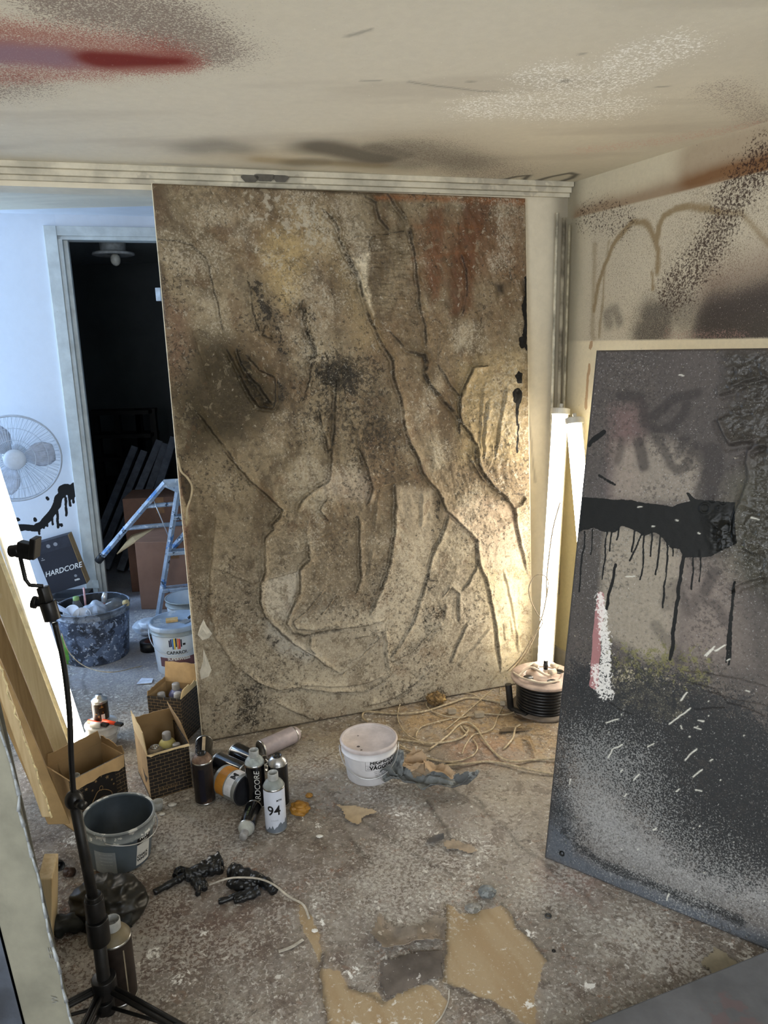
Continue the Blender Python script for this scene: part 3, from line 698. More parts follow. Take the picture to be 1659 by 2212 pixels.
R7 = [([(1070, 0), (1110, 60), (1140, 140), (1200, 210), (1250, 310), (1310, 370), (1385, 440), (1390, 540), (1430, 640), (1460, 780), (1480, 920), (1490, 1040)], 1.2),
 ([(1380, 0), (1390, 90), (1450, 190), (1530, 260), (1550, 300), (1570, 400), (1610, 590)], 1.3), ([(1605, 240), (1590, 275), (1545, 290)], 1.0), ([(1340, 40), (1400, 150), (1460, 210), (1530, 250)], .9),
 ([(205, 10), (260, 70), (340, 160), (430, 240), (490, 300), (480, 330), (445, 370), (450, 390), (412, 430), (410, 560), (395, 640), (388, 720), (410, 790), (460, 840), (540, 910), (620, 960), (690, 1010), (755, 1055)], 1.2),
 ([(755, 1055), (820, 1000), (900, 920), (940, 880)], .8), ([(720, 0), (715, 90), (705, 170), (640, 210), (590, 250), (545, 320)], 1.0), ([(1005, 180), (1010, 300), (1000, 430), (985, 540), (960, 620), (930, 700), (890, 780)], 1.1),
 ([(610, 460), (615, 530), (575, 570), (570, 680), (530, 760), (510, 820), (540, 860), (600, 870), (700, 850), (780, 840), (900, 820), (960, 800)], 1.2), ([(640, 255), (690, 250), (665, 300), (700, 350)], .8),
 ([(1255, 320), (1215, 440), (1180, 500), (1160, 580)], .9), ([(1165, 580), (1130, 700), (1100, 800), (1040, 900), (980, 980)], .8), ([(840, 330), (845, 500), (850, 610), (830, 680)], .9), ([(840, 10), (880, 110), (905, 200), (880, 280)], .9),
 ([(310, 1040), (380, 1090), (470, 1120), (560, 1110), (700, 1130), (860, 1130), (940, 1090), (990, 1045)], 1.3), ([(560, 1100), (700, 1105), (840, 1100), (950, 1060)], .7), ([(870, 1200), (1000, 1160), (1120, 1080), (1180, 1000)], .9),
 ([(190, 300), (175, 440), (160, 600), (155, 760), (180, 880), (220, 940), (270, 1010), (230, 1080)], .7), ([(1385, 560), (1240, 580)], .6), ([(1380, 560), (1340, 640), (1315, 670)], .9), ([(1220, 700), (1260, 650), (1300, 680), (1300, 810)], .8),
 ([(540, 810), (620, 740), (680, 670)], .8), ([(540, 815), (560, 845), (640, 850), (760, 830)], .8), ([(670, 780), (740, 690)], .8), ([(1340, 820), (1290, 930), (1260, 1000)], .8), ([(1440, 840), (1380, 920), (1290, 1020)], .6),
 ([(460, 1180), (540, 1220), (640, 1260)], .7), ([(360, 630), (480, 600), (600, 560)], .6), ([(190, 570), (360, 635)], .5), ([(900, 210), (1000, 170), (1100, 150)], .6), ([(1505, 580), (1530, 680), (1560, 850), (1570, 960)], .6),
 ([(620, 885), (620, 930), (640, 960)], .9), ([(820, 890), (900, 870), (930, 850)], .9), ([(960, 850), (965, 960), (975, 1030)], .7), ([(930, 230), (910, 370)], .5), ([(1130, 220), (1125, 380)], .5), ([(600, 380), (605, 460)], .6), ([(610, 440), (700, 405), (755, 385)], .6),
 ([(900, 480), (880, 600)], .5), ([(1240, 730), (1230, 800)], .7), ([(1500, 820), (1515, 900)], .4), ([(1535, 800), (1545, 870)], .4), ([(980, 1000), (1100, 940), (1180, 850), (1225, 825)], .8), ([(1430, 120), (1455, 60), (1450, 0)], .5)]
for L, a in R7: s.ridge(q7(L), TH*a)
dk = np.zeros(U.shape)
for L, a in R6:
    if a >= .8: s.line([(x-2, y) for x, y in q6(L)], .0007*a, .0022, out=dk, k=.85)
for L, a in R7:
    if a >= .8: s.line([(x-2, y) for x, y in q7(L)], .0005*a, .002, out=dk, k=.7)
for L in [[(1100, 740), (1170, 768), (1185, 800), (1175, 850), (1210, 910), (1250, 950), (1300, 1010)], [(665, 560), (668, 640), (695, 710), (712, 760), (680, 800)], [(835, 320), (870, 395), (900, 435)], [(1070, 140), (1105, 210), (1120, 270)]]:
    s.line(q6(L), .003, .004, out=dk, k=.8)
for L in [[(590, 1118), (740, 1135), (860, 1128), (940, 1090), (985, 1050)], [(410, 795), (460, 845), (520, 895)], [(500, 850), (600, 875), (760, 850)], [(1390, 90), (1440, 180), (1520, 250)]]:
    s.line(q7(L), .003, .004, out=dk, k=.7)
lum = s.rgb.mean(-1); dkm = sstep(.02, .17, lum); s.at['pale_specks'] *= .35+.65*dkm; s.at['pale_spots'] *= .35+.65*dkm
s.add('crevice', dk*sstep(.22, .45, fbm(U, V, 30, 3, 410))*.95)
rough_mask = np.clip(.25+.9*s.poly(q6([(840, 250), (1180, 330), (1240, 800), (1000, 700), (920, 480)]), .08)+.9*s.poly(q6([(1250, 700), (1612, 640), (1612, 1224), (1330, 1224)]), .08)+.8*s.poly(q7([(560, 250), (1000, 200), (980, 600), (860, 780), (560, 800)]), .08)+.8*s.poly(q7([(1200, 60), (1500, 200), (1400, 800), (1100, 900)]), .08)+.5*s.poly(q6([(600, 640), (1000, 760), (1040, 1140), (600, 1200)]), .08), 0, 1)
s.H += (fbm(U, V, 45, 4, 51)-.5)*.006*rough_mask+(fbm(U, V, 130, 3, 52)-.5)*.0022*rough_mask+(n_b-.5)*.006
s.H += np.abs(fbm(U, V, 30, 3, 55)-.5)*-.010*rough_mask*sstep(.45, .6, n_a)
hatch = s.poly(q6([(840, 250), (1100, 240), (1170, 560), (1180, 640), (1050, 620), (960, 560), (920, 450)]), .04)
s.H += (fbm(U*.6+V*.25, V*2.6, 55, 3, 61)-.5)*.011*hatch
pit = s.poly(q6([(620, 620), (760, 700), (1000, 780), (1040, 1140), (880, 1180), (620, 1180), (600, 900)]), .06)
s.H -= sstep(.6, .72, fbm(U*1.4, V*.8, 70, 2, 62))*.006*pit
s.H += (fbm(U*1.8+V*.6, V*.5, 30, 3, 63)-.5)*.006*sstep(.5, .9, V)
s.H = np.clip(s.H, -.006, .03)+.008
edge = np.minimum(np.minimum(U, CW-U), np.minimum(V, CH-V)); s.H *= sstep(0, .006, edge)
CT = -.007
s.O = s.O
mcv = layered('relief_painting', [('dark_specks', (84, 74, 60), 'stipple', 90, .45), ('dark_pits', (52, 46, 38), 'stipple', 70, .75), ('dark_streaks', (40, 36, 30), 'stipple', 48, .85), ('crevice', (38, 34, 28), 'soft', 1), ('pale_specks', (192, 182, 162), 'stipple', 130, .5), ('pale_spots', (186, 178, 160), 'stipple', 45, .6), ('black_drop', (20, 18, 16), 'sharp', 80)],
    rough=.62, fine=.22, fscale=60, bump=.5, bscale=120, mottle=[((88, 75, 56), 16, .55, .5), ((160, 148, 124), 24, .58, .4), ((104, 80, 58), 9, .56, .4)])
root = thing('relief_painting', 'tall earth-brown relief painting with thick ridged folds, leaning against the back wall', 'painting', tuple(CO), 0)
surf_o = s.build('painted_surface', mcv); surf_o.parent = root; surf_o.matrix_parent_inverse = Matrix.Translation(Vector(CO)).inverted()
BMat = Matrix(((*cux, 0), (*cuy, 0), (*s.nn, 0), (0, 0, 0, 1))).transposed().to_4x4()
rawedge = mat('raw_canvas_edge', (226, 216, 190), .8, var=.08, scale=40, splat=[((150, 128, 92), 30, .66, .6)])
def local_part(name, mb, m, R, O, parent, bevel=0):
    o = mb.build(name, m, None, bevel); o.data.transform(R); o.parent = parent; return o
eb = MB(); t = .020
eb.box((CW/2, CH/2, -t/2), (CW+.004, CH, t)); local_part('canvas_edge', eb, rawedge, BMat, CO, root)
sb = MB(); w_ = .045
for a, b, c, d in [(0, CW, 0, w_), (0, CW, CH-w_, CH), (0, w_, 0, CH), (CW-w_, CW, 0, CH), (0, CW, CH/2-.02, CH/2+.02)]:
    sb.box(((a+b)/2, (c+d)/2, -t-.003), (b-a, d-c, .006))
local_part('stretcher', sb, wood_mat('pine', (204, 184, 146), (178, 154, 114)), BMat, CO, root)
fk = MB()   # flakes of torn paint skin at the lower left, curl at the left edge
def flake(mb, pts, lift, n=6):
    L = s.loc(pts); c = L.mean(0); vs = []; 
    rings = [1, .7, .35]
    for r in rings: vs += [((c+(p-c)*r)[0], (c+(p-c)*r)[1], .012+lift*(1-r)+.004*random.random()) for p in L]
    vs.append((c[0], c[1], .014+lift*.9)); m = len(L); f = []
    for k in range(2): f += [(k*m+i, k*m+(i+1) % m, (k+1)*m+(i+1) % m, (k+1)*m+i) for i in range(m)]
    f += [(2*m+i, 2*m+(i+1) % m, 3*m) for i in range(m)]
    mb.add(vs, f, False)
flake(fk, q7([(125, 800), (140, 830), (165, 865), (150, 885), (120, 895), (98, 870), (110, 830)]), .003)
flake(fk, q7([(125, 935), (145, 985), (162, 1030), (150, 1060), (115, 1075), (108, 1040), (122, 990)]), .003)
local_part('torn_paint_skin', fk, mat('pale_skin', (206, 202, 190), .5, var=.05), BMat, CO, root)
ck = MB(); L = s.loc(q7([(8, 60), (22, 120), (50, 150), (72, 190), (68, 240), (52, 290), (50, 340)]))
ck.tube([(p[0], p[1], .012) for p in smooth_path([(a, b, 0) for a, b in L], 5)], .0035, 8)
local_part('peeled_edge', ck, mat('peel', (176, 164, 138), .7), BMat, CO, root)

# ================================================================== THE DARK PAINTING on the right
DO = np.array([.4517, 1.904, .0015]); du = np.array([.80203, -.59728, 0]); DT = np.array([.60566, 2.11094, 1.46147]); DH = float(np.linalg.norm(DT-DO)); dv = (DT-DO)/DH; DW = 1.26
s = Surf(DO, du, dv, DW, DH, .0024, (80, 74, 70)); U, V = s.U, s.V
s.warp(.006, 20, 171); s.rn = fbm(U, V, 25, 3, 27)
q4 = lambda L: [(1160+x/2.91, 740+y/2.91) for x, y in L]
q5 = lambda L: [(1160+x/2.723, 1400+y/2.723) for x, y in L]
n_a = fbm(U, V, 3, 5, 201); n_b = fbm(U, V, 8, 5, 202); hz = fbm(U*.4, V*2, 60, 3, 203)
def area_t(col, pts, soft, k): s.tint(col, s.poly(pts, soft)*k)
s.tint((66, 62, 59), sstep(.4, .6, n_a)*.6); s.tint((96, 88, 80), sstep(.52, .7, n_b)*.4)
s.tint((70, 64, 62), q := sstep(1.0, 1.3, V)*.55)
area_t((120, 94, 90), q4([(490, 420), (640, 400), (660, 560), (640, 940), (480, 960)]), .03, .5)
area_t((136, 126, 114), q4([(500, 640), (780, 600), (1020, 700), (1010, 960), (980, 1000), (700, 1010), (480, 975), (480, 800)]), .02, .75)
area_t((150, 140, 124), q4([(440, 1190), (560, 1150), (870, 1280), (930, 1340), (890, 1600), (860, 1960), (700, 1990), (400, 1800), (420, 1400)]), .015, .75)
area_t((128, 116, 108), q4([(900, 1380), (1240, 1380), (1300, 2000), (1000, 2000), (860, 1960)]), .04, .6)
area_t((96, 88, 88), q4([(350, 960), (480, 780), (480, 960)]), .03, .4)
area_t((84, 84, 60), q4([(1260, 900), (1452, 800), (1452, 1500), (1240, 1400)]), .05, .5)
area_t((78, 84, 92), q5([(50, 1220), (70, 1030), (200, 1050), (240, 1200), (700, 1400), (1250, 1640), (1500, 1720), (1500, 2000), (1350, 1775), (900, 1600), (400, 1400)]), .02, .85)
area_t((60, 68, 76), q5([(110, 820), (200, 830), (210, 1060), (80, 1030)]), .03, .7)
area_t((150, 150, 150), q5([(230, 900), (420, 820), (560, 1000), (900, 1250), (1400, 1350), (1500, 1600), (1250, 1560), (800, 1400), (400, 1240), (250, 1100)]), .05, .5)
pool = s.poly(q4([(280, 970), (460, 980), (600, 982), (700, 1012), (850, 1030), (900, 1010), (970, 1000), (940, 945), (885, 938), (960, 945), (1000, 985), (1050, 985), (1250, 1000), (1260, 1260), (1100, 1340), (930, 1345), (900, 1290), (840, 1280), (820, 1250), (780, 1210), (735, 1195), (680, 1215), (620, 1190), (580, 1165), (540, 1152), (500, 1190), (440, 1190), (360, 1160), (250, 1200)]), .003)
for x0, y0, x1, y1, w in [(450, 1180, 420, 1480, .003), (478, 1190, 470, 1305, .0022), (520, 1170, 512, 1240, .0022), (615, 1190, 605, 1310, .0025), (660, 1210, 592, 1370, .0026), (682, 1205, 655, 1490, .0026), (727, 1195, 718, 1345, .0025), (782, 1210, 745, 1460, .0028), (825, 1240, 795, 1660, .003), (858, 1280, 855, 1335, .002), (990, 1340, 975, 1550, .0025), (1040, 1300, 1025, 1500, .002), (305, 1190, 268, 1560, .0028), (352, 1170, 340, 1330, .002)]:
    s.line(q4([(x0, y0), ((x0+x1)/2+3, (y0+y1)/2), (x1, y1)]), w*.5, .0013, out=pool)
    s.ridge(q4([(x0, y0), (x1, y1)]), .0015, .004, .003)
s.line(q4([(930, 1330), (905, 1420), (890, 1600), (865, 1800), (843, 1990)]), .0032, .002, out=pool)
s.line(q4([(505, 1390), (485, 1500), (445, 1670)]), .0022, .002, out=pool); s.line(q4([(1250, 1500), (1190, 2000)]), .0022, .002, out=pool, k=.7); s.line(q4([(1240, 1560), (1210, 2020)]), .0022, .002, out=pool, k=.7)
s.line(q4([(330, 650), (425, 560)]), .004, .004, out=pool, k=.9); s.line(q4([(395, 840), (440, 860), (500, 890)]), .002, .003, out=pool, k=.7)
s.add('black_pool', pool)
sw = np.zeros(U.shape)
for L, w, k in [([(530, 330), (650, 340), (690, 460), (690, 500), (760, 550), (860, 530), (930, 440), (940, 380)], .006, .6), ([(1010, 320), (860, 350), (800, 410), (740, 460), (700, 465)], .006, .6), ([(760, 600), (800, 660), (850, 770), (890, 805), (950, 770), (1000, 650)], .005, .65),
                ([(640, 630), (660, 700), (670, 780)], .008, .7), ([(930, 610), (910, 690)], .008, .55), ([(1060, 700), (1100, 690), (1110, 800), (1060, 950)], .02, .55), ([(540, 620), (510, 740)], .004, .5), ([(780, 600), (790, 650)], .008, .5),
                ([(1060, 1560), (1120, 1440)], .008, .6), ([(900, 1560), (960, 1700), (1010, 1600)], .006, .4), ([(1050, 1620), (1130, 1640), (1190, 1760)], .005, .45), ([(750, 1780), (840, 1900), (900, 1990)], .008, .4), ([(820, 1640), (830, 1560), (880, 1520)], .012, .35)]:
    s.line(q4(L), w, .008, out=sw, k=k)
s.add('dark_strokes', sw)
cl = s.line(q5([(330, 380), (420, 460), (640, 620), (820, 780), (980, 960), (1120, 1060)]), .07, .10); s.line(q5([(640, 520), (900, 600), (1300, 900), (1500, 1000)]), .10, .12, out=cl); s.line(q5([(400, 110), (400, 230)]), .02, .04, out=cl, k=.8)
s.line(q5([(150, 480), (110, 700), (170, 1020), (230, 1080)]), .02, .04, out=cl, k=.6)
s.line(q5([(250, 1170), (420, 1270), (800, 1430), (1200, 1600)]), .006, .012, out=cl, k=.8)
s.add('black_cloud', cl*.85)
s.add('dirt', .22+.25*sstep(.45, .7, n_b))
s.add('grey_specks', .20+.35*s.poly(q5([(150, 480), (700, 500), (900, 1000), (1400, 1300), (1500, 1640), (900, 1500), (260, 1180), (110, 800)]), .08)+.1*sstep(.5, .7, n_a))
s.add('olive', s.line(q5([(480, 80), (640, 110), (800, 90), (900, 110)]), .02, .05)*.55); s.add('pale', s.line(q5([(530, 240), (640, 260), (760, 310)]), .03, .035)*.62)
pk = s.line(q4([(412, 1590), (400, 1700), (385, 1850), (372, 2000), (365, 2150)]), .009, .004); s.line(q4([(640, 440), (560, 430), (480, 560)]), .01, .04, out=pk, k=.25)
s.add('pink', pk)
s.add('white_edge', np.maximum(s.line(q4([(405, 1600), (425, 1750), (440, 1900), (435, 2050), (420, 2212)]), .006, .012)*.75, s.line(q5([(365, 130), (380, 200), (410, 260)]), .012, .015)*.7))
fl_ = np.zeros(U.shape)
for L in [[(430, 645), (450, 600), (505, 565)], [(650, 570), (690, 550)], [(880, 650), (940, 585)], [(920, 750), (970, 705)], [(780, 445), (900, 345)], [(415, 430), (490, 412)], [(820, 835), (845, 820)], [(515, 860), (530, 850)], [(500, 725), (512, 715)], [(930, 460), (970, 468)], [(845, 450), (850, 465)], [(850, 300), (890, 255)], [(770, 1475), (790, 1440)], [(685, 1058), (702, 1045)], [(935, 825), (965, 828)], [(950, 418), (985, 428)], [(575, 770), (610, 730)], [(1235, 245), (1258, 256)], [(195, 790), (205, 760)], [(1020, 655), (1035, 645)], [(995, 40), (1040, 0)], [(1120, 65), (1135, 55)], [(1050, 10), (1110, -20)]]:
    s.line(q5(L), .0007, .0009, out=fl_)
rng = np.random.RandomState(4)
for i in range(26):
    x, y = rng.uniform(300, 1500), rng.uniform(300, 1500); s.line(q5([(x, y), (x+3, y-3)]), rng.uniform(.0001, .0009), .0009, out=fl_)
for L in [[(640, 1028), (665, 1030)], [(875, 1110), (890, 1114)], [(1015, 1195), (1030, 1203)], [(730, 1155), (740, 1157)], [(1355, 1100), (1410, 1115)], [(1055, 1960), (1120, 1905)], [(900, 210), (928, 213)], [(570, 1465), (620, 1470)]]:
    s.line(q4(L), .0006, .0009, out=fl_)
s.add('white_flicks', fl_)
imp = s.poly(q4([(1190, 60), (1300, 60), (1700, 60), (1700, 1650), (1452, 1650), (1390, 1480), (1290, 1400), (1250, 1300), (1270, 1060), (1330, 920), (1370, 640), (1230, 640), (1150, 500), (1200, 400), (1280, 330), (1160, 330), (1200, 180)]), .02)
s.poly(q4([(1080, 1100), (1270, 1060), (1250, 1330), (1140, 1340)]), .02, out=imp, k=.8)
s.tint((52, 50, 46), imp*.75)
s.add('gloss', np.clip(imp*.95+pool*.15, 0, 1))
nz = fbm(U, V, 38, 4, 301); s.H += imp*(np.abs(nz-.5)*-.03+(fbm(U, V, 12, 3, 302)-.5)*.012+.009)+(fbm(U, V, 60, 3, 303)-.5)*.0012
for L, a in [([(1240, 275), (1340, 240), (1452, 210)], 1.2), ([(1150, 480), (1175, 560), (1215, 630), (1290, 620), (1370, 620)], 2.2), ([(1345, 680), (1330, 760), (1340, 860), (1290, 1000), (1250, 1100), (1240, 1240)], 1.3), ([(1330, 690), (1390, 655), (1452, 650)], 1.3), ([(1230, 1560), (1260, 1520), (1340, 1490), (1452, 1470)], 2.0), ([(1300, 1290), (1400, 1330)], 1.2), ([(1140, 330), (1260, 290)], 1.0)]:
    s.ridge(q4(L), .009*a, .012, .005)
for L, a in [([(850, 120), (1000, 130), (1200, 170), (1359, 220)], .5), ([(900, 190), (1060, 230), (1130, 310), (1260, 350), (1359, 400)], .6), ([(1000, 240), (1200, 300), (1359, 330)], .5), ([(920, 350), (1120, 340)], .4), ([(440, 310), (500, 350), (570, 385)], .5), ([(200, 1100), (280, 1180), (500, 1300), (800, 1430), (1250, 1620)], .35)]:
    s.ridge(q5(L), .006*a, .006, .003)
for x, y, r in [(1060, 1040, .012), (1110, 985, .006), (1175, 1000, .005), (1145, 1040, .004), (1270, 740, .008), (1225, 795, .005)]:
    p = s.loc(q4([(x, y)]))[0]; D = np.hypot(U-p[0], V-p[1]); s.H += .004*np.exp(-((D-r)/.002)**2)
p = s.loc(q5([(152, 1203)]))[0]; D = np.hypot(U-p[0], V-p[1]); s.H -= .004*np.exp(-(D/.006)**4); s.at['black_pool'] = np.maximum(s.at['black_pool'], np.exp(-((D-.006)/.003)**2))
s.H = np.clip(s.H, -.005, .04)+.008
edge = np.minimum(np.minimum(U, DW-U), np.minimum(V, DH-V)); s.H *= sstep(0, .006, edge)
md = layered('dark_painting', [('olive', (110, 106, 66), 'stipple', 60), ('pale', (176, 166, 140), 'stipple', 70), ('black_cloud', (38, 40, 42), 'stipple', 28, .6), ('black_cloud', (34, 36, 38), 'stipple', 220, .85), ('dirt', (52, 48, 46), 'stipple', 110, .5), ('grey_specks', (158, 158, 156), 'stipple', 240, .55), ('pink', (160, 112, 112), 'sharp', 60, .85), ('white_edge', (224, 220, 214), 'stipple', 140),
    ('dark_strokes', (42, 38, 38), 'soft', 1), ('black_pool', (13, 14, 13), 'sharp', 120), ('white_flicks', (214, 212, 200), 'soft', 1, .8)], rough=.6, fine=.18, fscale=110, bump=.3, gloss='gloss')
root = thing('dark_painting', 'black and grey painting with dripping black band, standing on the floor at the right', 'painting', tuple(DO), 0)
surf_o = s.build('painted_surface', md); surf_o.parent = root; surf_o.matrix_parent_inverse = Matrix.Translation(Vector(DO)).inverted()
BMat = Matrix(((*du, 0), (*dv, 0), (*s.nn, 0), (0, 0, 0, 1))).transposed().to_4x4()
eb = MB(); eb.box((DW/2, DH/2, -.016), (DW+.003, DH, .032)); local_part('canvas_edge', eb, mat('dark_canvas_edge', (58, 56, 54), .8, var=.2, scale=40, splat=[((190, 182, 160), 30, .7, .7)]), BMat, DO, root)
sb = MB()
for a, b, c, d in [(0, DW, 0, .045), (0, DW, DH-.045, DH), (0, .045, 0, DH), (DW-.045, DW, 0, DH)]: sb.box(((a+b)/2, (c+d)/2, -.038), (b-a, d-c, .012))
local_part('stretcher', sb, wood_mat('pine', (204, 184, 146), (178, 154, 114)), BMat, DO, root)

# ---- third painting, lying on blocks at the lower right
a = fl(1659, 2052, .07); b = fl(1263, 2212, .07); dd = (a-b)/np.linalg.norm(a-b); nn2 = np.array([dd[1], -dd[0], 0])
root = thing('grey_canvas', 'flat slate-grey canvas lying on the floor in the lower right corner', 'canvas', tuple(b), 0)
def Lb(p): return tuple(np.array(p)-b)
mb = MB(); p0 = b-dd*.35; p1 = a+dd*.03; p2 = p1+nn2*.55; p3 = p0+nn2*.55
lo = np.array([0, 0, -.035])
mb.hexa([Lb(p+lo) for p in (p0, p1, p2, p3)], [Lb(p) for p in (p0, p1, p2, p3)])
g3 = layered('grey_canvas_paint', [], rough=.6)
mb.build('painted_canvas', mat('slate_canvas', (96, 96, 98), .6, var=.12, scale=7, bump=.25, splat=[((104, 84, 84), 5, .56, .6), ((190, 190, 186), 70, .72, .8)]), root, bevel=.004)
for t_ in (.1, .5, .95):
    mb = MB(); q = p0+(p1-p0)*t_+nn2*.26; mb.box(Lb(q+np.array([0, 0, -.0525])), (.05, .42, .035), R=Matrix.Rotation(math.atan2(dd[1], dd[0]), 3, 'Z')); mb.build('wooden_block', wood_mat('pine', (204, 184, 146), (178, 154, 114)), root)

# ================================================================== SHARED MATERIALS
m_black = mat('black_plastic', (20, 20, 22), .38, var=.2, scale=40)
m_blackmatt = mat('black_matt_metal', (26, 25, 25), .5, var=.25, scale=30)
m_chrome = mat('tinplate', (190, 190, 188), .28, metal=1, var=.06, scale=60)
m_wire = mat('zinc_wire', (200, 202, 204), .35, metal=.7, var=.05)
m_cable = mat('cream_cable', (176, 160, 132), .55, var=.15, scale=60, splat=[((206, 200, 186), 60, .62, .6), ((110, 96, 76), 40, .66, .6)])
m_kraft = mat('kraft_board', (174, 146, 106), .8, var=.08, scale=14, bump=.1)
m_kraftin = mat('kraft_board_inside', (148, 122, 86), .85, var=.06, scale=10, bump=.08)
m_pine = wood_mat('pine', (204, 184, 146), (178, 154, 114))
m_white = mat('white_print', (226, 226, 222), .5, var=.02)
m_ink = mat('black_ink', (18, 18, 20), .5, var=.05)
m_clear = mat('clear_plastic', (236, 240, 244), .12, trans=.92, var=.02, ior=1.3)
m_frost = mat('frosted_plastic', (196, 198, 196), .3, trans=.35, var=.08, scale=60)

def P3(p): return tuple(float(a) for a in p)

# ================================================================== FLUORESCENT TUBE LIGHTS
def emis(name, col, st):
    t = NT(name); t.b.inputs['Base Color'].default_value = rgba((240, 238, 230)); t.b.inputs['Emission Color'].default_value = (*col, 1)
    t.b.inputs['Emission Strength'].default_value = st; return t.m
m_tube = emis('lit_diffuser', (1.0, .92, .78), TUBE)
m_house = mat('lamp_housing', (206, 204, 196), .45, var=.05, scale=20)
def tube_light(label, base, top, facing, w=.062, m=m_tube):
    base = Vector(base); top = Vector(top); ax = (top-base); L = ax.length; ax.normalize()
    f = Vector(facing); f = (f-ax*f.dot(ax)).normalized(); sd = f.cross(ax)
    R = Matrix((sd, f, ax)).transposed().to_4x4()      # x side, y facing, z along
    root = thing('fluorescent_light', label, 'lamp', base, 0, None, quat=R.to_quaternion())
    h = MB(); h.prism([(-w/2, -.02), (w/2, -.02), (w/2, .004), (w*.42, .006), (-w*.42, .006), (-w/2, .004)], .02, L-.02); h.build('housing', m_house, root, bevel=.002)
    d = MB(); pts = [(w*.46*math.cos(a), .006+.034*math.sin(a)) for a in np.linspace(0, math.pi, 13)]
    d.prism(pts, .026, L-.026); o = d.build('diffuser', m, root)
    for z0, z1 in ((0, .026), (L-.026, L)):
        c = MB(); c.prism([(-w*.56, -.024), (w*.56, -.024)]+[(w*.56*math.cos(a), .006+.042*math.sin(a)) for a in np.linspace(0, math.pi, 13)], z0, z1); c.build('end_cap', m_house, root, bevel=.003)
    g = MB(); g.tube([(0, -.012, L), (0, -.012, L+.02)], .008); g.build('cable_gland', m_house, root)
    return root
b1 = aty(1176, 1455, 2.95); b1[2] = max(b1[2], 0)
t1 = aty(1211, 882, 3.12)
tube_light('lit white tube light standing upright in the room corner, the left of the crossed pair', P3(b1), P3(t1), (-.45, -1, 0), .066)
t2 = aty(1240, 903, 3.02); g2 = aty(1262, 1150, 2.90); k = (t2-g2); b2 = g2-k*(g2[2]-.01)/k[2]
tube_light('lit white tube light leaning behind the dark painting, right of the upright one', P3(b2), P3(t2), (-.55, -1, 0), .064)
l0 = aty(164, 1598, 2.62); l1 = aty(5, 1105, 2.55); k = l1-l0; b3 = l0-k*(l0[2]-.004)/k[2]; t3 = b3+k/np.linalg.norm(k)*1.21
tube_light('lit white tube light leaning at the left beside the stacked frames', P3(b3), P3(t3), (.8, -.6, .1), .07, emis('lit_diffuser_bright', (1.0, .93, .80), TUBE*.8))

# pipes in the corner
pc = CORN+np.array([-.05, -.03, 0])
for i, (dx, dy, r, z0, z1) in enumerate([(.028, -.004, .008, 0, 1.98), (-.002, -.006, .006, 0, 2.0), (.045, -.03, .005, .35, 1.95)]):
    p = pc+np.array([dx, dy, 0])
    mb = MB(); mb.tube([(p[0], p[1], z0+(.0 if z0 else .0)), (p[0], p[1], z1)], r, 12)
    tag(mb.build('heating_pipe', mat('pipe_paint_%d' % i, [(150, 142, 124), (196, 190, 172), (170, 162, 140)][i], .5, var=.25, scale=14)),
        ['grey painted pipe running up the room corner, thickest of three', 'thin pale pipe at the left of the corner pipes', 'thinnest pipe on the right wall beside the corner'][i], 'pipe', 'pipes in the room corner')

# ================================================================== STACK LEANING AT THE LEFT
ED = np.array([-.52, .85, 0])
def edge_line(p, q, y0, z0, z1):
    A = aty(*p, y0); B = aty(*q, y0); d = (B-A)/(B[2]-A[2])
    return A+d*(z0-A[2]), A+d*(z1-A[2])
def lean_panel(name, label, cat, y0, lp, rp, z1, dep, m, facem=None, z0=.003, minw=None, partname='stretcher', ed=ED):
    l0, l1 = edge_line(lp[0], lp[1], y0, z0, z1); r0, r1 = edge_line(rp[0], rp[1], y0, z0, z1)
    # keep the thickness constant along the height
    w = ((r0-l0)[0]+(r1-l1)[0])/2; 
    if minw: w = minw
    l0 = r0-np.array([w, 0, 0]); l1 = r1-np.array([w, 0, 0])
    root = thing(name, label, cat, P3((l0+r0)/2)); o = (l0+r0)/2; d = ed/np.linalg.norm(ed)*dep
    q = lambda p: tuple(p-o)
    mb = MB(); mb.hexa([q(l0), q(r0), q(r0+d), q(l0+d)], [q(l1), q(r1), q(r1+d), q(l1+d)]); mb.build(partname, m, root, bevel=.003)
    return root, l0, r0, l1, r1, d, o
m_raw = mat('beige_raw_canvas', (100, 98, 86), .8, var=.12, scale=8, bump=.2, splat=[((120, 118, 112), 9, .62, .5)])
m_blue = mat('blue_black_painted_canvas', (52, 58, 68), .6, var=.25, scale=9, bump=.2, splat=[((140, 148, 158), 16, .62, .6)])
m_grey = mat('grey_beige_canvas', (108, 104, 92), .8, var=.12, scale=9, bump=.2, splat=[((110, 104, 92), 8, .6, .6)])
m_brown = wood_mat('brown_timber', (150, 126, 88), (122, 98, 64))
m_yel = wood_mat('yellow_timber', (218, 204, 168), (200, 182, 142))
def ragged(root, l, h, o, n, m, seed, w=.008):
    rng = np.random.RandomState(seed); mb = MB(); P = []
    for i in range(n+1):
        t = i/n; P.append(l+(h-l)*t-o+np.array([rng.uniform(-w*.35, w*.5), rng.uniform(-.004, .0), 0]))
    for i in range(n):
        a, b = P[i], P[i+1]; mb.tube([tuple(a), tuple(b)], [.0014+.0022*rng.rand(), .0014], 6)
    mb.build('canvas_fold', m, root)
r_, l0, r0, l1, r1, d, o = lean_panel('stretched_canvas', 'nearest canvas of the left stack, wide beige side edge with stamped lettering', 'canvas', .95, [(55, 2212), (0, 2000)], [(157, 2212), (2, 1564)], 1.55, .42, m_raw, partname='canvas_edge')
ragged(r_, r0, r1, o, 60, mat('grey_fringe', (120, 124, 126), .8, var=.2, scale=60), 3)
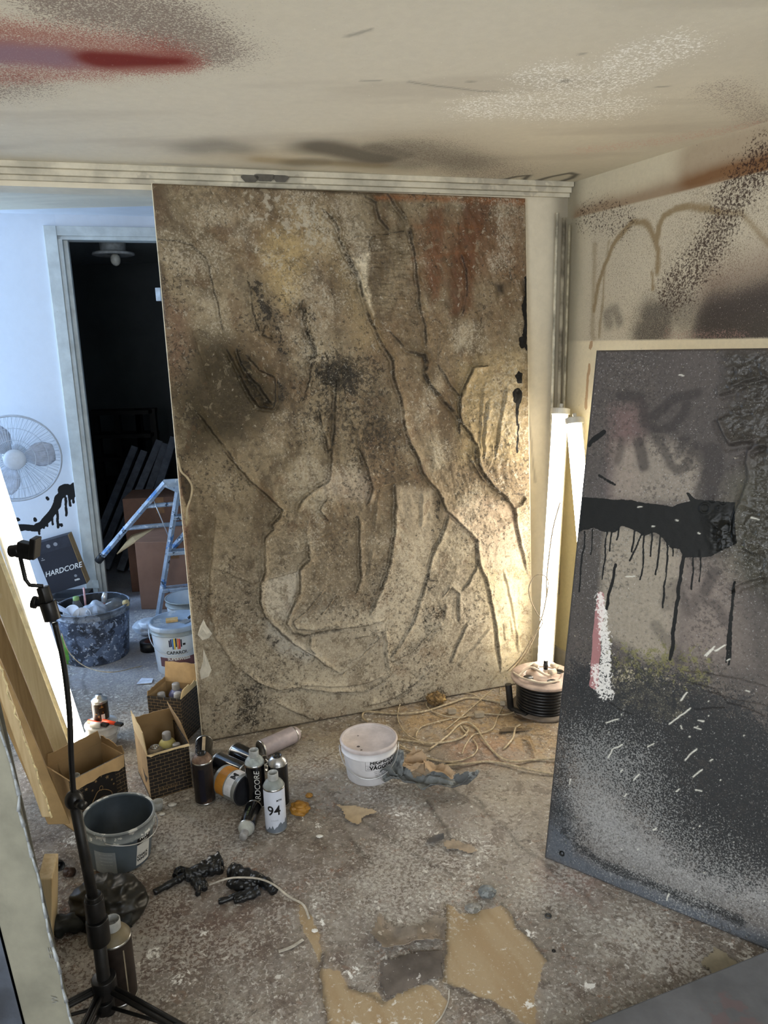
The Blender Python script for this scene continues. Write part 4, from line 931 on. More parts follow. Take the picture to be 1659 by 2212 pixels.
mz = MB(); e = np.array([.0, -.004, 0]); lz0, lz1 = l0-np.array([.16, 0, 0]), l1-np.array([.16, 0, 0])
r2_ = thing('stretched_canvas', 'slate-blue painted canvas at the far left, outermost in the left stack', 'canvas', P3(lz0))
mz.hexa([tuple(p-lz0) for p in (lz0, l0-np.array([.004, 0, 0]), l0+d-np.array([.004, 0, 0]), lz0+d)], [tuple(p-lz0) for p in (lz1, l1-np.array([.004, 0, 0]), l1+d-np.array([.004, 0, 0]), lz1+d)])
mz.build('painted_canvas', m_blue, r2_)
# stamp on the beige edge: printed marks
Af = (l0+r0)/2; ax = (r1-r0)/np.linalg.norm(r1-r0); xx = np.array([1, 0, 0]); 
Rt = Matrix((Vector(xx), Vector(ax), Vector(np.cross(xx, ax)))).transposed().to_4x4()
pt = aty(112, 2060, .95-.002)-o; text_flat('stamped_lettering', 'IIII\nIIII', .012, mat('grey_stamp', (96, 96, 92), .7), r_, Matrix.Translation(Vector(pt)) @ Rt)
pt = aty(118, 2160, .95-.002)-o; text_flat('stamped_lettering', 'W', .014, mat('grey_stamp', (96, 96, 92), .7), r_, Matrix.Translation(Vector(pt)) @ Rt @ Matrix.Rotation(1.57, 4, 'Z'))
r_, l0, r0, l1, r1, d, o = lean_panel('fringed_canvas', 'pale timber-edged canvas with ragged fringe leaning in the left stack', 'frame', 1.82, [(86, 1770), (0, 1515)], [(112, 1762), (0, 1440)], 1.5, .10, m_pine, z0=.235)
ragged(r_, r0, r1, o, 60, mat('cream_fringe', (226, 210, 164), .8, var=.15, scale=60), 5, .01)
lb = MB(); p = aty(97, 1775, 1.82)-o; 
r_, l0, r0, l1, r1, d, o = lean_panel('wooden_board', 'short upright pale board on the floor at the foot of the left stack', 'board', 1.60, [(80, 1990), (85, 1790)], [(112, 2000), (114, 1790)], .215, .10, m_pine, ed=np.array([-.25, .95, 0]))
r_, l0, r0, l1, r1, d, o = lean_panel('stretched_canvas', 'grey-beige canvas leaning between the beige edge and the timber frame', 'canvas', 1.45, [(30, 1860), (0, 1730)], [(79, 1860), (20, 1600)], 1.5, .20, m_grey, partname='canvas_edge')
r_, l0, r0, l1, r1, d, o = lean_panel('wooden_plank', 'brown timber plank leaning in the left stack, with nail holes', 'plank', 2.18, [(111, 1663), (0, 1428)], [(115, 1622), (0, 1333)], 1.75, .12, m_brown, z0=.10)
r_, l0, r0, l1, r1, d, o = lean_panel('wooden_plank', 'brownish tan plank leaning lowest behind the fringed frame', 'plank', 2.02, [(84, 1660), (0, 1500)], [(118, 1700), (0, 1425)], 1.6, .06, mat('tan_board', (150, 124, 84), .75, var=.1, scale=8), z0=.07)
r_, l0, r0, l1, r1, d, o = lean_panel('wooden_plank', 'broad pale yellow plank leaning next to the left tube light', 'plank', 2.40, [(112, 1600), (0, 1320)], [(140, 1588), (10, 1240)], 1.75, .05, m_yel)
r_, l0, r0, l1, r1, d, o = lean_panel('wooden_batten', 'narrow cream batten squeezed between yellow plank and lit tube', 'batten', 2.46, [(136, 1580), (0, 1215)], [(150, 1585), (0, 1185)], 1.75, .04, mat('cream_batten', (222, 212, 184), .7, var=.1))

# ================================================================== LIGHT STAND (tripod)
ys = 1.40
def S(px, py, dy=0): return Vector(P3(aty(px, py, ys+dy)))
hub = S(226, 2128); g0 = Vector((hub.x, ys, 0))
root = thing('light_stand', 'black tripod light stand with clamp arm in the left foreground', 'stand', g0)
def W(v): return Vector(v)-g0
k1, k2, k3 = S(205, 1962), S(160, 1728), S(150, 1560)
pb = MB(); pb.tube([W((hub.x+.003, ys, .02)), W(hub), W(k1)], .0145, 14); pb.tube([W(k1), W(k2)], .0115, 14); pb.build('pole', m_blackmatt, root)
ub = MB(); ub.tube(smooth_path([W(k2), W(S(154, 1640)), W(S(150, 1540)), W(S(137, 1430)), W(S(118, 1345))], 6), .0058, 12); ub.build('upper_rod', m_black, root)
dv_ = (W(k1)-W(hub)).normalized()
for cpt, r, l in [(W(k1), .021, .05), (W(S(212, 2010)), .024, .06), (W(S(203, 1945)), .018, .03), (W(hub), .027, .045), (W(S(226, 2170)), .022, .03)]:
    c = MB(); c.tube([cpt-dv_*l/2, cpt+dv_*l/2], r, 18); c.build('collar', m_black, root, bevel=.002)
kb = MB(); kb.sphere(tuple(W(k2)), (.019, .019, .022)); kb.tube([W(k2)+Vector((.012, -.012, 0)), W(k2)+Vector((.03, -.022, 0))], .009, 12); kb.build('locking_knob', m_black, root)
for i, (ex_, ey_) in enumerate([(-.95, 1.30), (-.33, 1.28), (-.72, 1.05)]):
    lg = MB(); e = W((ex_, ey_, .008)); h = W(hub)+Vector((0, 0, .0)); v = (e-h).normalized(); h2 = h+v*.025
    sdv = v.cross(Vector((0, 0, 1))).normalized()
    for sgn in (-1, 1): lg.tube([h2+sdv*.006*sgn, e+sdv*.006*sgn], .0055, 6)
    lg.box(tuple((h2+e)/2), (.010, .002, .008))
    lo = lg.build('leg', m_blackmatt, root)
    f = MB(); f.sphere(tuple(e), (.012, .012, .009)); f.build('rubber_foot', m_black, lo)
    br = MB(); br.tube([W(S(226, 2172)), h2+(e-h2)*.55], .004, 8); br.build('brace', m_blackmatt, root)
cb_ = MB(); a_, b_ = W(S(92, 1268)), W(S(114, 1338)); v = (b_-a_).normalized()
cb_.tube([a_, a_+(b_-a_)*.45], .013, 6); cb_.tube([a_+(b_-a_)*.45, b_], .0165, 12); cb_.tube([W(S(76, 1300)), W(S(104, 1306))], .008, 12); cb_.tube([W(S(70, 1300)), W(S(80, 1302))], .013, 10)
cb_.build('swivel_head', m_black, root, bevel=.001)
ab = MB(); ab.tube([W(S(92, 1266)), W(S(64, 1264)), W(S(55, 1252)), W(S(44, 1205))], .0042, 8); ab.build('bent_arm', m_blackmatt, root)
cl_ = MB(); p = W(S(56, 1188)); cl_.box(tuple(p), (.030, .022, .032), R=Matrix.Rotation(.25, 3, 'Y')); cl_.tube([p-Vector((.032, 0, .002)), p-Vector((.012, 0, 0))], .012, 12); cl_.box(tuple(p+Vector((.018, 0, .004))), (.012, .03, .042), R=Matrix.Rotation(.2, 3, 'Y'))
cl_.build('clamp', m_black, root, bevel=.002)

# ================================================================== SPRAY CANS
def spray_can(label, cat='spray can', base=None, tip=None, r=.0325, h=.152, body=m_black, shoulder=None, cap=None, up_px=None, group=None, name='spray_can', spin=0, loc=None, lettering=None, patches=(), valve=True, bottom=True, z0=0):
    """base/tip: points on the floor for lying cans; loc: standing"""
    if loc is not None: root = thing(name, label, cat, P3(loc), spin, group)
    else:
        b = Vector(P3(base)); t_ = Vector(P3(tip)); q = rot_to(t_-b, spin); root = thing(name, label, cat, b, 0, group, quat=q)
    sh = shoulder or body
    m = MB(); m.lathe([(r*.98, .003), (r, .006), (r, h-.003), (r*.985, h)], 36); m.build('body', body, root)
    m = MB(); m.lathe([(0, .010), (r*.6, .008), (r*.88, .002), (r*.95, 0), (r*1.03, .002), (r*1.03, .006), (r*.99, .008)], 36); m.build('bottom_rim', m_chrome, root)
    m = MB(); m.lathe([(r*1.02, h-.002), (r*1.03, h+.001), (r*.99, h+.003)], 36); m.build('shoulder_rim', m_chrome if cap != 'none' else sh, root)
    m = MB(); m.lathe([(r*.98, h+.002), (r*.93, h+.008), (r*.78, h+.016), (r*.58, h+.022), (r*.46, h+.024)], 36); m.build('shoulder', sh, root)
    m = MB(); z = h+.024
    m.lathe([(r*.46, z-.002), (r*.49, z+.001), (r*.45, z+.004), (r*.38, z+.003), (r*.34, z-.003), (r*.14, z-.003), (r*.13, z+.004), (0, z+.004)], 28); m.build('valve_cup', m_chrome if cap != 'dark' else m_black, root)
    if cap in ('clear', 'grey'):
        m = MB(); m.lathe([(r*.50, z+.001), (r*.49, z+.022), (r*.46, z+.0235), (r*.43, z+.0225), (r*.43, z+.002)], 28) if cap == 'clear' else m.lathe([(r*.50, z+.001), (r*.48, z+.021), (r*.44, z+.024), (0, z+.024)], 28)
        m.build('cap', m_frost if cap == 'clear' else mat('grey_cap', (150, 148, 146), .45, var=.1, scale=60), root)
        if cap == 'clear':
            m = MB(); m.lathe([(r*.2, z+.001), (r*.2, z+.012), (0, z+.012)], 16); m.build('nozzle', mat('grey_nozzle', (120, 120, 120), .4), root)
    elif cap == 'stem':
        m = MB(); m.lathe([(r*.09, z), (r*.09, z+.013), (0, z+.013)], 12); m.build('valve_stem', m_white, root)
    for (txt, size, mm, ang, zz, vert, kw) in (lettering or []):
        text_round('lettering', txt, size, mm, root, r+.0005, ang, zz, vertical=vert, **kw)
    for (w, hh, mm, ang, zz) in patches: patch_round('label_patch', w, hh, mm, root, r+.0003, ang, zz)
    return root
def facing(loc): return math.atan2(-loc[1], -loc[0])
m_can_dark = mat('dark_sprayed_can', (34, 28, 26), .42, var=.3, scale=26, splat=[((92, 70, 56), 14, .58, .6), ((200, 200, 196), 60, .76, .8)])
m_can_blk = mat('glossy_black_can', (14, 14, 16), .2, var=.1, coat=.5, splat=[((150, 150, 150), 90, .8, .7)])
m_sh_brn = mat('dusty_brown_shoulder', (104, 82, 68), .55, var=.15, scale=60)
m_sh_gry = mat('dusty_grey_shoulder', (150, 158, 158), .5, var=.12, scale=60, splat=[((200, 206, 206), 50, .62, .6)])
G = 'spray cans lying and standing around the paint tin'
p = fl(444, 1729); f = facing(p)
spray_can('dark brown spray can standing uncapped at the right of the brick-print box', loc=p, body=m_can_dark, shoulder=m_sh_brn, cap='dark', r=.0335, h=.152, group=G, patches=[(.02, .12, mat('dark_stripe', (20, 20, 34), .3), f-.2, .075)])
p = fl(556, 1737); f = facing(p)
spray_can('black spray can with dusty grey shoulder and vertical white HARDCORE lettering', loc=p, body=m_can_blk, shoulder=m_sh_gry, cap='clear', r=.0325, h=.155, group=G, lettering=[('HARDCORE', .026, m_white, f+.15, .07, True, dict(shear=.25, sx=1.0))])
p = fl(605, 1735); f = facing(p)
spray_can('uncapped black spray can with silver shoulder, behind the white one', loc=p, body=m_can_blk, shoulder=mat('silver_shoulder', (176, 176, 178), .3, metal=.8), cap='dark', r=.0325, h=.152, group=G)
m94 = NT('white_label_can')
p = fl(597, 1789); f = facing(p)
m_w94 = mat('pale_blue_white_label', (206, 212, 226), .45, var=.02, scale=30)
m_g94 = mat('blue_grey_dripping_paint', (104, 112, 122), .45, var=.05, scale=30)
can = spray_can('white spray can lettered 94 with grey painted foot and clear cap', loc=p, body=m_w94, shoulder=mat('grey_shoulder', (128, 134, 132), .5), cap='clear', r=.0335, h=.152, group=G,
    lettering=[('94', .046, m_ink, f-.12, .083, False, dict(bold=.0006, sx=.95)), ('MTN', .0085, m_ink, f+.42, .118, False, dict(bold=.0003)), ('COLORS', .006, mat('pale_grey_ink', (150, 158, 168), .5), f-.1, .05, False, {})])
mb = MB(); n = 40; vs = []; rr = .0341
rng = np.random.RandomState(8)
for i in range(n): 
    a = 2*math.pi*i/n; hgt = .028+.012*math.sin(a-f)+rng.uniform(-.008, .009); vs.append((rr*math.cos(a), rr*math.sin(a), .005)); vs.append((rr*math.cos(a), rr*math.sin(a), hgt))
mb.add(vs, [(2*i, 2*((i+1) % n), 2*((i+1) % n)+1, 2*i+1) for i in range(n)], True); mb.build('painted_foot', m_g94, can)
# lying cans
z = .0335
spray_can('black spray can with silver BLACK lettering lying behind the dark brown one', base=fl(441, 1604, z), tip=fl(437, 1690, z), body=m_can_blk, shoulder=m_can_dark, cap='dark', h=.152, group=G, lettering=[('BLACK', .030, m_chrome, 2.9, .07, True, dict(bold=.0005))], patches=[(.012, .12, mat('copper_stripe', (170, 150, 120), .4), 1.7, .075)])
spray_can('black spray can with silver BLACK lettering lying behind the HARDCORE one', base=fl(508, 1622, z), tip=fl(588, 1662, z), body=m_can_blk, cap='stem', h=.15, group=G, lettering=[('BLACK', .034, m_chrome, 0.35, .062, True, dict(bold=.0006)), ('MATT', .014, mat('copper_ink', (140, 96, 60), .5), -.35, .09, True, {})])
spray_can('lilac-silver spray can lying with its hollow base to the front', base=fl(562, 1619, z), tip=fl(622, 1592, z), body=mat('lilac_silver', (178, 168, 172), .42, metal=.3, var=.06, scale=30), cap='stem', h=.152, group=G, lettering=[('NITRO 2G\nCOLORS', .012, mat('faded_ink', (130, 118, 122), .6), 1.2, .08, True, {}), ('UV', .008, mat('faded_red_ink', (120, 60, 62), .6), 1.9, .05, True, {})], patches=[(.009, .009, mat('faded_red_ink', (120, 60, 62), .6), 1.7, .04)])
spray_can('glossy bare black spray can lying between the tin and the wall of cans', base=fl(470, 1643, z), tip=fl(535, 1672, z), body=mat('mirror_black', (26, 30, 36), .14, coat=1), cap='grey', h=.14, group=G)
spray_can('small black spray can with grey cap lying towards the viewer', base=fl(549, 1742, .028), tip=fl(536, 1778, .028), r=.0265, h=.108, body=m_can_blk, shoulder=mat('pale_shoulder', (168, 170, 164), .45), cap='grey', group=G, lettering=[('mtn pro', .014, mat('green_ink', (92, 110, 70), .5), 1.6, .06, True, {})])
# big can near the tripod
p = fl(261, 2150); f = facing(p)
spray_can('tall dusty black spray can with frosted cap behind the light stand foot', loc=p, body=mat('dusty_black_can', (40, 32, 28), .4, var=.3, scale=20), shoulder=mat('olive_dust_shoulder', (116, 106, 84), .5, var=.1), cap='clear', r=.039, h=.165, patches=[(.003, .14, mat('seam_strip', (150, 140, 120), .4), f+.45, .08)])
# tin lying with ochre label
b = Vector(P3(fl(482, 1683, .052))); t_ = Vector(P3(fl(528, 1706, .052)))
q = rot_to(t_-b, 0); root = thing('paint_tin', 'lying paint tin with ochre band and black stag emblem, lid to the right', 'paint tin', b, 0, G, quat=q)
m = MB(); m.lathe([(0, .004), (.046, .004), (.048, 0), (.051, .002), (.05, .006), (.05, .104), (.052, .107), (.052, .111)], 44); m.build('body', mat('tin_body', (168, 172, 172), .35, metal=.4, var=.06), root)
m = MB(); m.lathe([(.051, .111), (.048, .114), (.044, .110), (0, .110)], 44); m.build('lid', mat('dark_lid', (44, 44, 48), .4, var=.1), root)
ua = q.inverted() @ Vector((0, -.6, .8)); ua = math.atan2(ua.y, ua.x)
patch_round('ochre_band', .15, .040, mat('ochre_label', (190, 130, 52), .5, var=.08, scale=20), root, .0504, ua, .034)
patch_round('white_band', .12, .034, mat('white_tin_label', (214, 216, 222), .5), root, .0504, ua, .076)
text_round('emblem', 'M', .032, m_ink, root, .0508, ua-.25, .078, bold=.0014); text_round('lettering', 'CARAPAX', .006, m_ink, root, .0508, ua-.25, .060)

# ================================================================== OPEN CARDBOARD BOXES
def brick_mat():
    t = NT('black_brick_print'); br = t.n('ShaderNodeTexBrick'); mp = t.n('ShaderNodeSeparateXYZ'); cmb = t.n('ShaderNodeCombineXYZ'); t.l(t.tc, mp.inputs[0])
    t.l(t.math('ADD', mp.outputs[0], mp.outputs[1]), cmb.inputs[0]); t.l(mp.outputs[2], cmb.inputs[1]); t.l(cmb.outputs[0], br.inputs['Vector'])
    br.inputs['Scale'].default_value = 22; br.inputs['Color1'].default_value = rgba((24, 20, 18)); br.inputs['Color2'].default_value = rgba((30, 24, 20)); br.inputs['Mortar'].default_value = rgba((156, 130, 94))
    br.inputs['Mortar Size'].default_value = .011; br.inputs['Brick Width'].default_value = .62; br.inputs['Row Height'].default_value = .28
    t.l(br.outputs[0], t.b.inputs['Base Color']); t.b.inputs['Roughness'].default_value = .6; return t.m
m_brick = brick_mat()
def open_box(label, F, R, D, H, group, front=m_kraft, side=m_kraft, right=m_brick, flaps=(), name='cardboard_box'):
    F = np.array(F, float); R = np.array(R, float); w = float(np.linalg.norm((R-F)[:2])); yw = math.atan2((R-F)[1], (R-F)[0])
    root = thing(name, label, 'box', (F[0], F[1], 0), yw, group); t = .004
    b = MB(); b.box((w/2, D/2, .002), (w, D, .004)); b.build('base', m_kraftin, root)
    b = MB(); b.box((w/2, t/2, H/2), (w, t, H)); b.build('front_panel', front, root)
    b = MB(); b.box((t/2, D/2, H/2), (t, D-2*t, H)); b.build('left_panel', side, root)
    b = MB(); b.box((w-t/2, D/2, H/2), (t, D-2*t, H)); b.build('right_panel', right, root)
    b = MB(); b.box((w/2, D-t/2, H/2), (w, t, H)); b.build('rear_panel', m_kraftin, root)
    for i, (sd, ang, ln, mm, jag) in enumerate(flaps):
        rng = np.random.RandomState(i*7+int(w*1000)); a = math.radians(ang)   # ang 0 = straight up, + = outwards
        if sd == 'front': p0, p1, o = np.array([0, 0, H]), np.array([w, 0, H]), np.array([0, -1, 0])
        elif sd == 'rear': p0, p1, o = np.array([0, D, H]), np.array([w, D, H]), np.array([0, 1, 0])
        elif sd == 'left': p0, p1, o = np.array([0, 0, H]), np.array([0, D, H]), np.array([-1, 0, 0])
        else: p0, p1, o = np.array([w, 0, H]), np.array([w, D, H]), np.array([1, 0, 0])
        v = o*math.sin(a)+np.array([0, 0, 1])*math.cos(a); nrm = np.cross(p1-p0, v); nrm = nrm/np.linalg.norm(nrm)*.003
        n = 8; top = [p0+(p1-p0)*(k/n)*(1)+v*ln*(1-(jag*rng.rand() if 0 < k < n else jag*.5*rng.rand())) + (p1-p0)*(.04*(1-2*k/n)) for k in range(n+1)]
        bot = [p0+(p1-p0)*(k/n) for k in range(n+1)]
        vs = [tuple(x) for x in bot+top]+[tuple(x+nrm) for x in bot+top]; m_ = n+1; fs = []
        for k in range(n): fs += [(k, k+1, m_+k+1, m_+k), (2*m_+k, 2*m_+m_+k, 2*m_+m_+k+1, 2*m_+k+1), (m_+k, m_+k+1, 3*m_+k+1, 3*m_+k)]
        fs += [(0, m_, 3*m_, 2*m_), (n, 2*m_+n, 3*m_+n, m_+n)]
        mb = MB(); mb.add(vs, fs); mb.build('flap', mm, root)
    return root, w
GB = 'open spray can boxes on the floor'
m_flapp = mat('pale_inner_flap', (206, 184, 142), .8, var=.06, scale=12, splat=[((170, 140, 96), 7, .6, .5)])
bA, wA = open_box('torn open box with black star print, behind the grey bucket', (-1.004, 2.073), (-.885, 2.225), .135, .185, GB, front=m_brick, side=m_kraft, right=m_kraft,
    flaps=[('rear', 3, .045, m_kraftin, .15), ('left', 38, .09, m_kraft, .45), ('front', 168, .045, m_kraft, .5), ('right', -6, .03, m_kraftin, .5)])
bB, wB = open_box('open box printed with black bricks, cans inside, flaps standing up', (-.815, 2.238), (-.692, 2.308), .198, .17, GB, front=m_brick, side=m_kraft, right=m_brick,
    flaps=[('left', 4, .085, m_flapp, .12), ('right', -14, .085, m_kraftin, .1), ('rear', 2, .05, m_kraftin, .1), ('front', 70, .045, m_flapp, .55)])
cF = np.array([-.932, 2.632]); cR = cF+np.array([.137, -.035])
bC, wC = open_box('open box beside the bottom left corner of the relief painting, tall back flap', cF, cR, .135, .19, GB, front=m_brick, side=m_kraft, right=m_brick,
    flaps=[('rear', 4, .085, m_kraft, .05), ('right', 12, .04, m_flapp, .5), ('left', 2, .02, m_kraftin, .3)])
# printed marks
def quadp(pts, name, m, parent, th=.0004):
    mb = MB(); c = np.mean(np.array(pts), 0); mb.add(pts, [tuple(range(len(pts)))]); return mb.build(name, m, parent)
yo = .145
quadp([(-.0006, yo-.045, .075), (-.0006, yo-.085, .035), (-.0006, yo-.125, .075), (-.0006, yo-.085, .065)], 'hazard_mark', m_ink, bB)
quadp([(-.0006, .002, .008), (-.0006, .002, .0), (-.0006, .196, .0), (-.0006, .196, .008)], 'printed_strip', m_ink, bB)
me = text_flat('lettering', 'NO FUMAR', .012, m_ink, bB, Matrix.Translation((-.0007, .15, .022)) @ Matrix(((0, 0, -1, 0), (-1, 0, 0, 0), (0, 1, 0, 0), (0, 0, 0, 1))))
text_flat('lettering', 'BLACKLINE', .013, mat('tan_print', (128, 104, 72), .7), bB, Matrix.Translation((.06, -.0008, .03)) @ Matrix.Rotation(math.pi/2, 4, 'X'))
m_tan = mat('tan_print', (128, 104, 72), .7)
def star(cx_, cz, r, parent):
    pts = []
    for i in range(10):
        a = math.pi/2+i*math.pi/5+cx_*20; q = r if i % 2 == 0 else r*.42; pts.append((cx_+q*math.cos(a), -.0008, cz+q*math.sin(a)))
    quadp(pts, 'star_print', m_tan, parent)
quadp([(.04, -.0005, .005), (.155, -.0005, .005), (.155, -.0005, .155), (.04, -.0005, .155)], 'black_print_field', m_ink, bA)
for cx_, cz, r in [(.05, .13, .007), (.07, .115, .005), (.085, .14, .006), (.125, .135, .008), (.14, .118, .005), (.105, .148, .004), (.145, .10, .005)]: star(cx_, cz, r, bA)
mb = MB(); mb.tube([(.10+.032*math.cos(a)*(1+.1*math.cos(4*a)), -.001, .07+.032*math.sin(a)*(1+.1*math.cos(3*a))) for a in np.linspace(0, 2*math.pi, 40)], .0014, 6)
mb.tube([(.10+.020*math.cos(a), -.001, .062+.014*math.sin(a)) for a in np.linspace(0, 2*math.pi, 24)], .001, 6); mb.tube([(.10+.006*math.cos(a), -.001, .108+.008*math.sin(a)) for a in np.linspace(0, 2*math.pi, 16)], .001, 6)
mb.build('crest_print', m_tan, bA)
def in_box(B, x, y, z=.004): 
    a = B.rotation_euler[2]; return (B.location[0]+x*math.cos(a)-y*math.sin(a), B.location[1]+x*math.sin(a)+y*math.cos(a), z)
m_cream = mat('cream_yellow_can', (196, 186, 120), .45, var=.06); m_lil = mat('violet_blue_can', (90, 92, 128), .4, var=.05)
GC = 'cans inside the open boxes'
kw = dict(h=.135, r=.031, group=GC)
spray_can('cream-yellow spray can with grey cap inside the brick-print box', loc=in_box(bB, .088, .085), body=m_cream, shoulder=m_cream, cap='grey', **kw)
spray_can('uncapped beige spray can at the left inside the brick-print box', loc=in_box(bB, .038, .05), body=mat('beige_can', (150, 138, 120), .5), shoulder=mat('beige_can', (150, 138, 120), .5), cap='none', **kw)
spray_can('pale grey spray can at the front right inside the brick-print box', loc=in_box(bB, .108, .035), body=mat('pale_grey_can', (188, 190, 188), .5), shoulder=mat('pale_grey_can', (188, 190, 188), .5), cap='grey', h=.11, r=.028, group=GC)
spray_can('violet-blue spray can with grey cap in the box at the painting corner', loc=in_box(bC, .068, .098), body=m_lil, shoulder=m_lil, cap='grey', h=.15, r=.031, group=GC)
spray_can('grey-capped spray can at the left front in the box at the painting corner', loc=in_box(bC, .036, .040), body=mat('pale_grey_can', (188, 190, 188), .5), shoulder=mat('pale_grey_can', (188, 190, 188), .5), cap='grey', h=.135, r=.031, group=GC)
spray_can('white-shouldered spray can at the right in the box at the painting corner', loc=in_box(bC, .105, .045), body=mat('white_can', (206, 210, 212), .5), shoulder=mat('white_can', (206, 210, 212), .5), cap='grey', h=.14, r=.031, group=GC)
spray_can('brown-grey spray can deep inside the torn box with star print', loc=in_box(bA, .04, .04), body=mat('brown_grey_can', (110, 92, 80), .5), shoulder=mat('brown_grey_can', (110, 92, 80), .5), cap='clear', h=.12, r=.03, group=GC)

# ================================================================== BUCKETS
def bucket(label, loc, r0, r1, h, m, group=None, rim=.006, fill=None, fillm=None, handle=None, tilt=None, inner=None, name='paint_bucket', rim_m=None):
    root = thing(name, label, 'bucket', P3(loc), 0, group)
    if tilt: root.rotation_euler = tilt
    t = .0022; b = MB()
    b.lathe([(0, 0), (r0-.004, 0), (r0, .004), (r1, h-.03), (r1+.001, h)], 56)
    b.lathe([(r1-t, h), (r1-t, h-.03), (r0-t, .008), (0, .006)], 56); b.build('body', m, root)
    b = MB(); b.lathe([(r1-t, h), (r1-t, h+.001), (r1+rim, h+.001), (r1+rim, h-.004), (r1+.002, h-.005), (r1+.002, h-.03), (r1+rim*.8, h-.031), (r1+rim*.8, h-.035), (r1, h-.036)], 56); b.build('rim', rim_m or m, root)
    if inner: b = MB(); b.lathe([(r1-t-.0008, h-.004), (r0-t-.0008, .009), (0, .0075)], 56); b.build('inside_residue', inner, root)
    if fill: b = MB(); rr = r0+(r1-r0)*fill/h-.003; b.lathe([(rr, fill), (rr*.5, fill+.002), (0, fill+.001)], 48); b.build('contents', fillm, root)
    if handle is not None:
        ang, drop = handle; b = MB(); pts = []
        for k in np.linspace(0, math.pi, 22):
            a = ang+math.pi/2-k; q = r1+.010; pts.append((q*math.cos(a), q*math.sin(a), h-.022-drop*math.sin(k)))
        b.tube(pts, .0018, 8); b.build('wire_handle', m_wire, root)
    return root
# white wall paint bucket in the middle
p = fl(799, 1672); f = facing(p)
m_wb = mat('white_paint_bucket', (208, 206, 208), .45, var=.04, scale=14, splat=[((176, 168, 160), 10, .62, .5)])
w = bucket('white paint bucket with lid, lettered HIGHLIGHT VÄGGFÄRG, in the middle of the floor', p, .080, .094, .142, m_wb, handle=(f, .075))
b = MB(); b.lathe([(.100, .132), (.102, .140), (.100, .146), (.094, .147), (.090, .138), (0, .138)], 56); b.build('lid', mat('dusty_lid', (192, 182, 180), .5, var=.08, scale=20, splat=[((120, 110, 104), 22, .72, .8), ((216, 210, 208), 9, .6, .6)]), w)
for a, rr, s_ in [(-2.2, .06, .006), (2.6, .045, .003), (-1.9, .075, .004)]:
    b = MB(); b.sphere((rr*math.cos(a), rr*math.sin(a), .138), (s_, s_, .001)); b.build('paint_drip', mat('dark_drip', (92, 84, 80), .5), w)
kw = dict(r2=.094, h=.112)
text_round('lettering', 'HIGHLIGHT', .0215, m_ink, w, .0812, f+.62, .098, bold=.0009, **kw); text_round('lettering', 'VÄGGFÄRG', .0215, m_ink, w, .0812, f+.62, .077, bold=.0009, **kw)
for i in range(5): text_round('lettering', 'matt vit vägg tak färg'[:22-i*2], .0062, mat('grey_ink', (90, 90, 94), .6), w, .0812, f+.45, .062-i*.0075, **kw)
for (ww, hh, dx, zz_) in [(.022, .0008, -.03, .108), (.022, .0008, -.03, .088), (.022, .0008, -.03, .068)]: patch_round('label_rule', ww, hh, m_ink, w, .0812, f-.03, zz_, **kw)
for dx in (-.155, .095): patch_round('label_rule', .0008, .04, m_ink, w, .0812, f+dx, .088, **kw)
text_round('lettering', '2.7\nliter', .0075, m_ink, w, .0812, f-.03, .078, **kw)
# grey bucket
p = fl(262, 1852); f = facing(p)
m_gb = mat('slate_grey_bucket', (92, 104, 114), .42, var=.05, scale=14, splat=[((160, 164, 164), 12, .68, .4), ((200, 200, 196), 90, .76, .8)])
w = bucket('open slate-grey bucket with CHALK WHITE label, left foreground', (p[0], p[1], .006), .086, .099, .145, m_gb, handle=(f+1.15, .03), inner=mat('dark_residue', (56, 66, 76), .5, var=.12, scale=12, splat=[((150, 156, 160), 40, .7, .7)]), tilt=(.0, .055, 0), rim_m=mat('splattered_rim', (128, 134, 136), .5, var=.1, scale=30, splat=[((210, 210, 206), 30, .55, .9)]))
w.location[2] = .006
kw = dict(r2=.099, h=.115)
patch_round('white_label', .050, .078, mat('white_label_paper', (212, 212, 208), .6, var=.03), w, .0866, f+.72, .052, **kw)
patch_round('black_label', .050, .030, m_ink, w, .0868, f+.72, .098, **kw)
patch_round('info_label', .066, .075, mat('grey_label_paper', (140, 146, 150), .6, var=.05), w, .0866, f-.55, .045, **kw)
kw = dict(r2=.0995, h=.115)
text_round('lettering', 'Nord', .016, m_white, w, .0874, f+.72, .104, bold=.0006, **kw); text_round('lettering', 'color', .012, m_white, w, .0874, f+.72, .091, bold=.0004, **kw)
text_round('lettering', 'CHALK\nWHITE', .0125, m_ink, w, .0872, f+.68, .036, bold=.0005, **kw)
for i in range(4): text_round('lettering', 'matt interior emulsion'[:20-i], .005, mat('pale_ink', (196, 200, 204), .6), w, .0872, f-.5, .074-i*.012, **kw)
# splattered black tub
p = fl(212, 1414); f = facing(p)
m_tub = mat('splattered_black_tub', (56, 64, 80), .5, var=.3, scale=22, splat=[((104, 120, 148), 12, .50, .6), ((150, 168, 196), 34, .56, .6), ((206, 216, 230), 60, .60, .75), ((120, 96, 72), 10, .68, .5)])
tub = bucket('large black mortar tub streaked with white paint, full of rubbish, in the back room', p, .150, .172, .27, m_tub, rim=.007, name='mortar_tub', inner=mat('tub_inside', (40, 44, 50), .6, var=.2), rim_m=mat('tub_rim_paint', (120, 130, 146), .45, var=.3, scale=20, splat=[((60, 66, 74), 9, .5, .8)]))
tc = np.array(p)
b = MB(); A_ = tc+np.array([-.17, .0, .22]); 
pts = [fl(158, 1402, .0)*0+aty(133, 1368, 3.18), aty(150, 1410, 3.16), aty(185, 1440, 3.12), aty(240, 1452, 3.06), fl(300, 1440, .004), fl(350, 1431, .004)]
